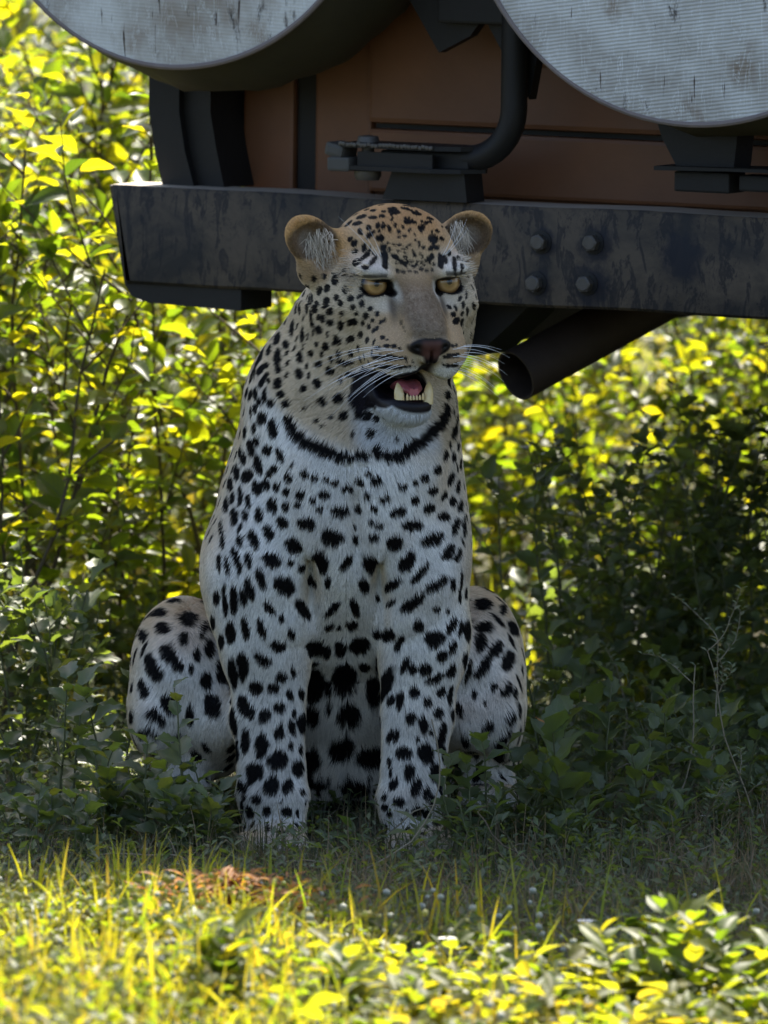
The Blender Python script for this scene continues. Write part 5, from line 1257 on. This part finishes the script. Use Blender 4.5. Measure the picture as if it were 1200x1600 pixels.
# dry runners lying over the matted grass
rr = np.random.default_rng(77)
for i in range(26):
    px, py = rr.uniform(60, 1190), rr.uniform(1180, 1400); px = px if i % 3 else rr.uniform(850, 1190); x, y = G(px, py); z = float(ground_z(x, y)); L = rr.uniform(.08, .28); a = rr.uniform(-.5, 3.6)
    pts = [np.array([0, 0, .01])]; d = np.array([math.cos(a), math.sin(a)*.4, rr.uniform(.1, .6)])
    for k in range(9): d = d + rr.normal(0, .2, 3) + np.array([0, 0, -.06]); d /= np.linalg.norm(d); pts.append(pts[-1] + d*L/9); pts[-1][2] = max(pts[-1][2], .004)
    o = tubes_mesh('dry_twig', [pts], [(.0014, .0007)], MS_PALE if i % 2 else MS_STEM, None, 5); o.location = (x, y, z)
    finish(o, ('pale' if i % 2 else 'dark') + ' dry twig ' + place(px, py), 'twig', 'dry twigs over the shaded grass')
# tall bright blades catching the sun at the shadow's edge
for i, (px, py, h, ln) in enumerate(((420, 1420, .095, .03), (465, 1430, .10, .06), (480, 1425, .10, .45), (372, 1410, .055, .5), (300, 1420, .10, .35), (240, 1420, .105, .1), (205, 1400, .09, -.05), (222, 1395, .10, .05), (255, 1395, .09, .3), (152, 1370, .08, 0), (100, 1400, .085, 0), (445, 1440, .06, -.1), (860, 1480, .05, 0))):
    k_ = sorted([420, 465, 480, 372, 300, 240, 205, 222, 255, 152, 100, 445, 860]).index(px)
    lab = ['leftmost', 'second from the left', 'third from the left', 'fourth from the left', 'fifth from the left', 'sixth from the left', 'middle', 'sixth from the right', 'fifth from the right', 'fourth from the right', 'third from the right', 'second from the right', 'rightmost'][k_] + ' of the tall sunlit grass blades at the shade edge'
    x, y = G(px, py); n = 7; V = []; w0 = .0042
    for k in range(n+1):
        t = k/n; ww = w0*(1-t**2)*.9+.0003
        V += [(ln*h*t**1.8 - ww, 0, h*(t-abs(ln)*t*t*.35) - .01), (ln*h*t**1.8, -.0012, h*(t-abs(ln)*t*t*.35) - .01), (ln*h*t**1.8 + ww, 0, h*(t-abs(ln)*t*t*.35) - .01)]
    F = [(3*k+j, 3*k+j+1, 3*k+4+j, 3*k+3+j) for k in range(n) for j in (0, 1)]
    me = np_mesh('grass_blade', V, F); set_uv_tint(me, [(s*.5, 0) for k in range(n+1) for s in (-1, 0, 1)], [i*.13 % 1]*len(V)); o = link('grass_blade', me, None, ML_GRASS, (x, y, float(ground_z(x, y))))
    finish(o, lab, 'grass blade', 'tall sunlit grass blades at the edge of the shade')
# round pale seed heads and buds in the sunlit turf, white petals at lower right
def buds(name, n, xr, yr, r, zr, mat, seed, label, cat, dens=None, sq=1.0):
    rr = np.random.default_rng(seed); x = rr.uniform(*xr, n); y = rr.uniform(*yr, n)
    if dens is not None: k = rr.random(n) < dens(x, y); x, y = x[k], y[k]; n = len(x)
    z = ground_z(x, y) + rr.uniform(*zr, n); s = r*rr.uniform(.6, 1.4, n)
    t = (1+5**.5)/2; iv = np.array([(-1,t,0),(1,t,0),(-1,-t,0),(1,-t,0),(0,-1,t),(0,1,t),(0,-1,-t),(0,1,-t),(t,0,-1),(t,0,1),(-t,0,-1),(-t,0,1)])/1.9; iv[:,2] *= sq
    fc = np.array([(0,11,5),(0,5,1),(0,1,7),(0,7,10),(0,10,11),(1,5,9),(5,11,4),(11,10,2),(10,7,6),(7,1,8),(3,9,4),(3,4,2),(3,2,6),(3,6,8),(3,8,9),(4,9,5),(2,4,11),(6,2,10),(8,6,7),(9,8,1)])
    V = iv[None]*s[:,None,None]*(1+rr.normal(0, .12, (n, 12, 1))) + np.stack([x, y, z], 1)[:,None]; F = fc[None] + (np.arange(n)*12)[:,None,None]
    me = np_mesh(name, V.reshape(-1,3), F.reshape(-1,3)); set_uv_tint(me, np.full((n*12, 2), .5), np.repeat(rr.random(n), 12)); return finish(link(name, me, None, mat), label, cat, kind='stuff')
M_BUD = m_leaf('seed_head', [(.24,.23,.10), (.36,.33,.18), (.16,.19,.07), (.30,.24,.12)], [(.75,.72,.22), (.85,.82,.45), (.65,.68,.15), (.75,.60,.3)], .5, .65)
M_WHITE = m_leaf('white_petal', [(.72,.72,.70), (.78,.76,.74), (.70,.71,.72), (.75,.72,.70)], [(.7,.7,.66), (.75,.7,.66), (.7,.7,.66), (.7,.66,.6)], .5, .3)
buds('seed_heads', 5500, (-.8, .3), (-3.3, -.95), .0036, (.02, .085), M_BUD, 61, 'tiny round pale seed heads crowding the sunlit turf at lower left', 'seed heads', lambda x, y: 1/(1+np.exp((x+.10)*9)))
blades('turf_tufts', 2600, (-.8, .5), (-3.2, -.80), .115, .0050, ML_GRASS, 17, 'taller clumps of broad sunlit grass at the lower left', 'grass', .55, 26, dens=lf)
buds('white_buds', 700, (-.8, .9), (-3.2, -1.0), .0038, (.03, .085), M_WHITE, 62, 'small white flower buds scattered in the sunlit turf', 'flower buds')
FL = [(930, 1590, 'white flower at the bottom edge left of the lower right plants'), (1010, 1565, 'white flower in the middle of the lower right leaves'), (1050, 1560, 'white flower just right of the middle one at lower right'), (1150, 1585, 'white flower close to the lower right corner'),
      (1120, 1530, 'white flower among the tallest bright plants at lower right'), (1045, 1515, 'white flower highest in the lower right ground cover'), (700, 1560, 'white flower at the bottom middle'), (1125, 1300, 'tiny white flower in the dry grass at the right edge'),
      (1100, 1312, 'tiny white flower left of its twin in the dry grass at right'), (915, 1510, 'white flower at the left end of the sunlit leafy plants')]
for i, (px, py, lab) in enumerate(FL):
    x, y = G(px, py); r2 = np.random.default_rng(i); n = 5; a = np.arange(n)*2*math.pi/n + r2.uniform(0, 6)
    q = np.zeros((n, 3)); q[:,2] = (.060 if py > 1400 else .03)
    o = leaf_cloud('white_flower', 'round', q, np.stack([np.cos(a), np.sin(a), np.full(n, .35)], 1), np.tile([0,0,1.], (n,1)), np.full(n, .013 if py > 1400 else .006), r2.random(n), M_WHITE)
    o.location = (x, y, float(ground_z(x, y))); finish(o, lab, 'flower', 'white flowers in the ground cover')
# leafy plants in sun at the lower right, dry orange tuft at the lower left
for i, (px, py, h, sz, nl, lab) in enumerate(((915, 1585, 0.102, .036, 11, 'sunlit sprig with curved leaves left of the lower right plants'), (985, 1595, 0.138, .046, 14, 'sunlit plant with arching leaves at lower right'), (1040, 1600, 0.117, .044, 12, 'bright low plant in the middle of the lower right corner'),
      (1100, 1585, 0.16, .046, 14, 'tallest bright plant at lower right'), (1150, 1600, 0.153, .044, 13, 'bright plant with upright leaves near the right edge'), (1190, 1645, 0.117, .046, 12, 'bright plant cut by the right edge'), (790, 1600, 0.087, .030, 12, 'small pale tufted plant at the edge of the shade'),
      (560, 1645, 0.095, .040, 11, 'bright plant at the bottom middle'), (375, 1655, 0.117, .050, 9, 'bright broad leaves at the bottom left of the middle'), (660, 1655, 0.087, .036, 11, 'low sunlit plant at the bottom middle right'), (870, 1655, 0.095, .040, 11, 'yellow-green plant at the bottom edge right of the middle'), (1080, 1655, 0.102, .044, 12, 'yellow-green plant at the bottom edge at right'))):
    x, y = G(px, py); weed(x, y, h, 'ovate', sz*1.1, nl+5, bpy.data.materials['sunlit_cover_leaf'], MS_GREEN, lab, 'plant', 'bright plants along the bottom', 700+i, 3, 'leafy_plant', upright=.5)
cx, cy = G(365, 1500)
rr = np.random.default_rng(9); n = 700; a = rr.uniform(0, 6.28, n); r_ = np.abs(rr.normal(0, .045, n))
q = np.stack([r_*np.cos(a)*1.3, r_*np.sin(a), np.zeros(n)], 1); 
o = leaf_cloud('dead_tuft', 'lance', q + np.array([cx, cy, 0]) + np.stack([0*a, 0*a, ground_z(q[:,0]+cx, q[:,1]+cy) + rr.uniform(.03, .085, n)], 1), np.stack([np.cos(a*3), np.sin(a*3), rr.uniform(-.2, 1.0, n)], 1), np.tile([.1, -.2, 1.], (n,1)), rr.uniform(.014, .030, n), rr.random(n), ML_RUST)
finish(o, 'tuft of orange-brown dead moss at the edge of the sunlight left of the middle', 'dead tuft', kind='stuff')
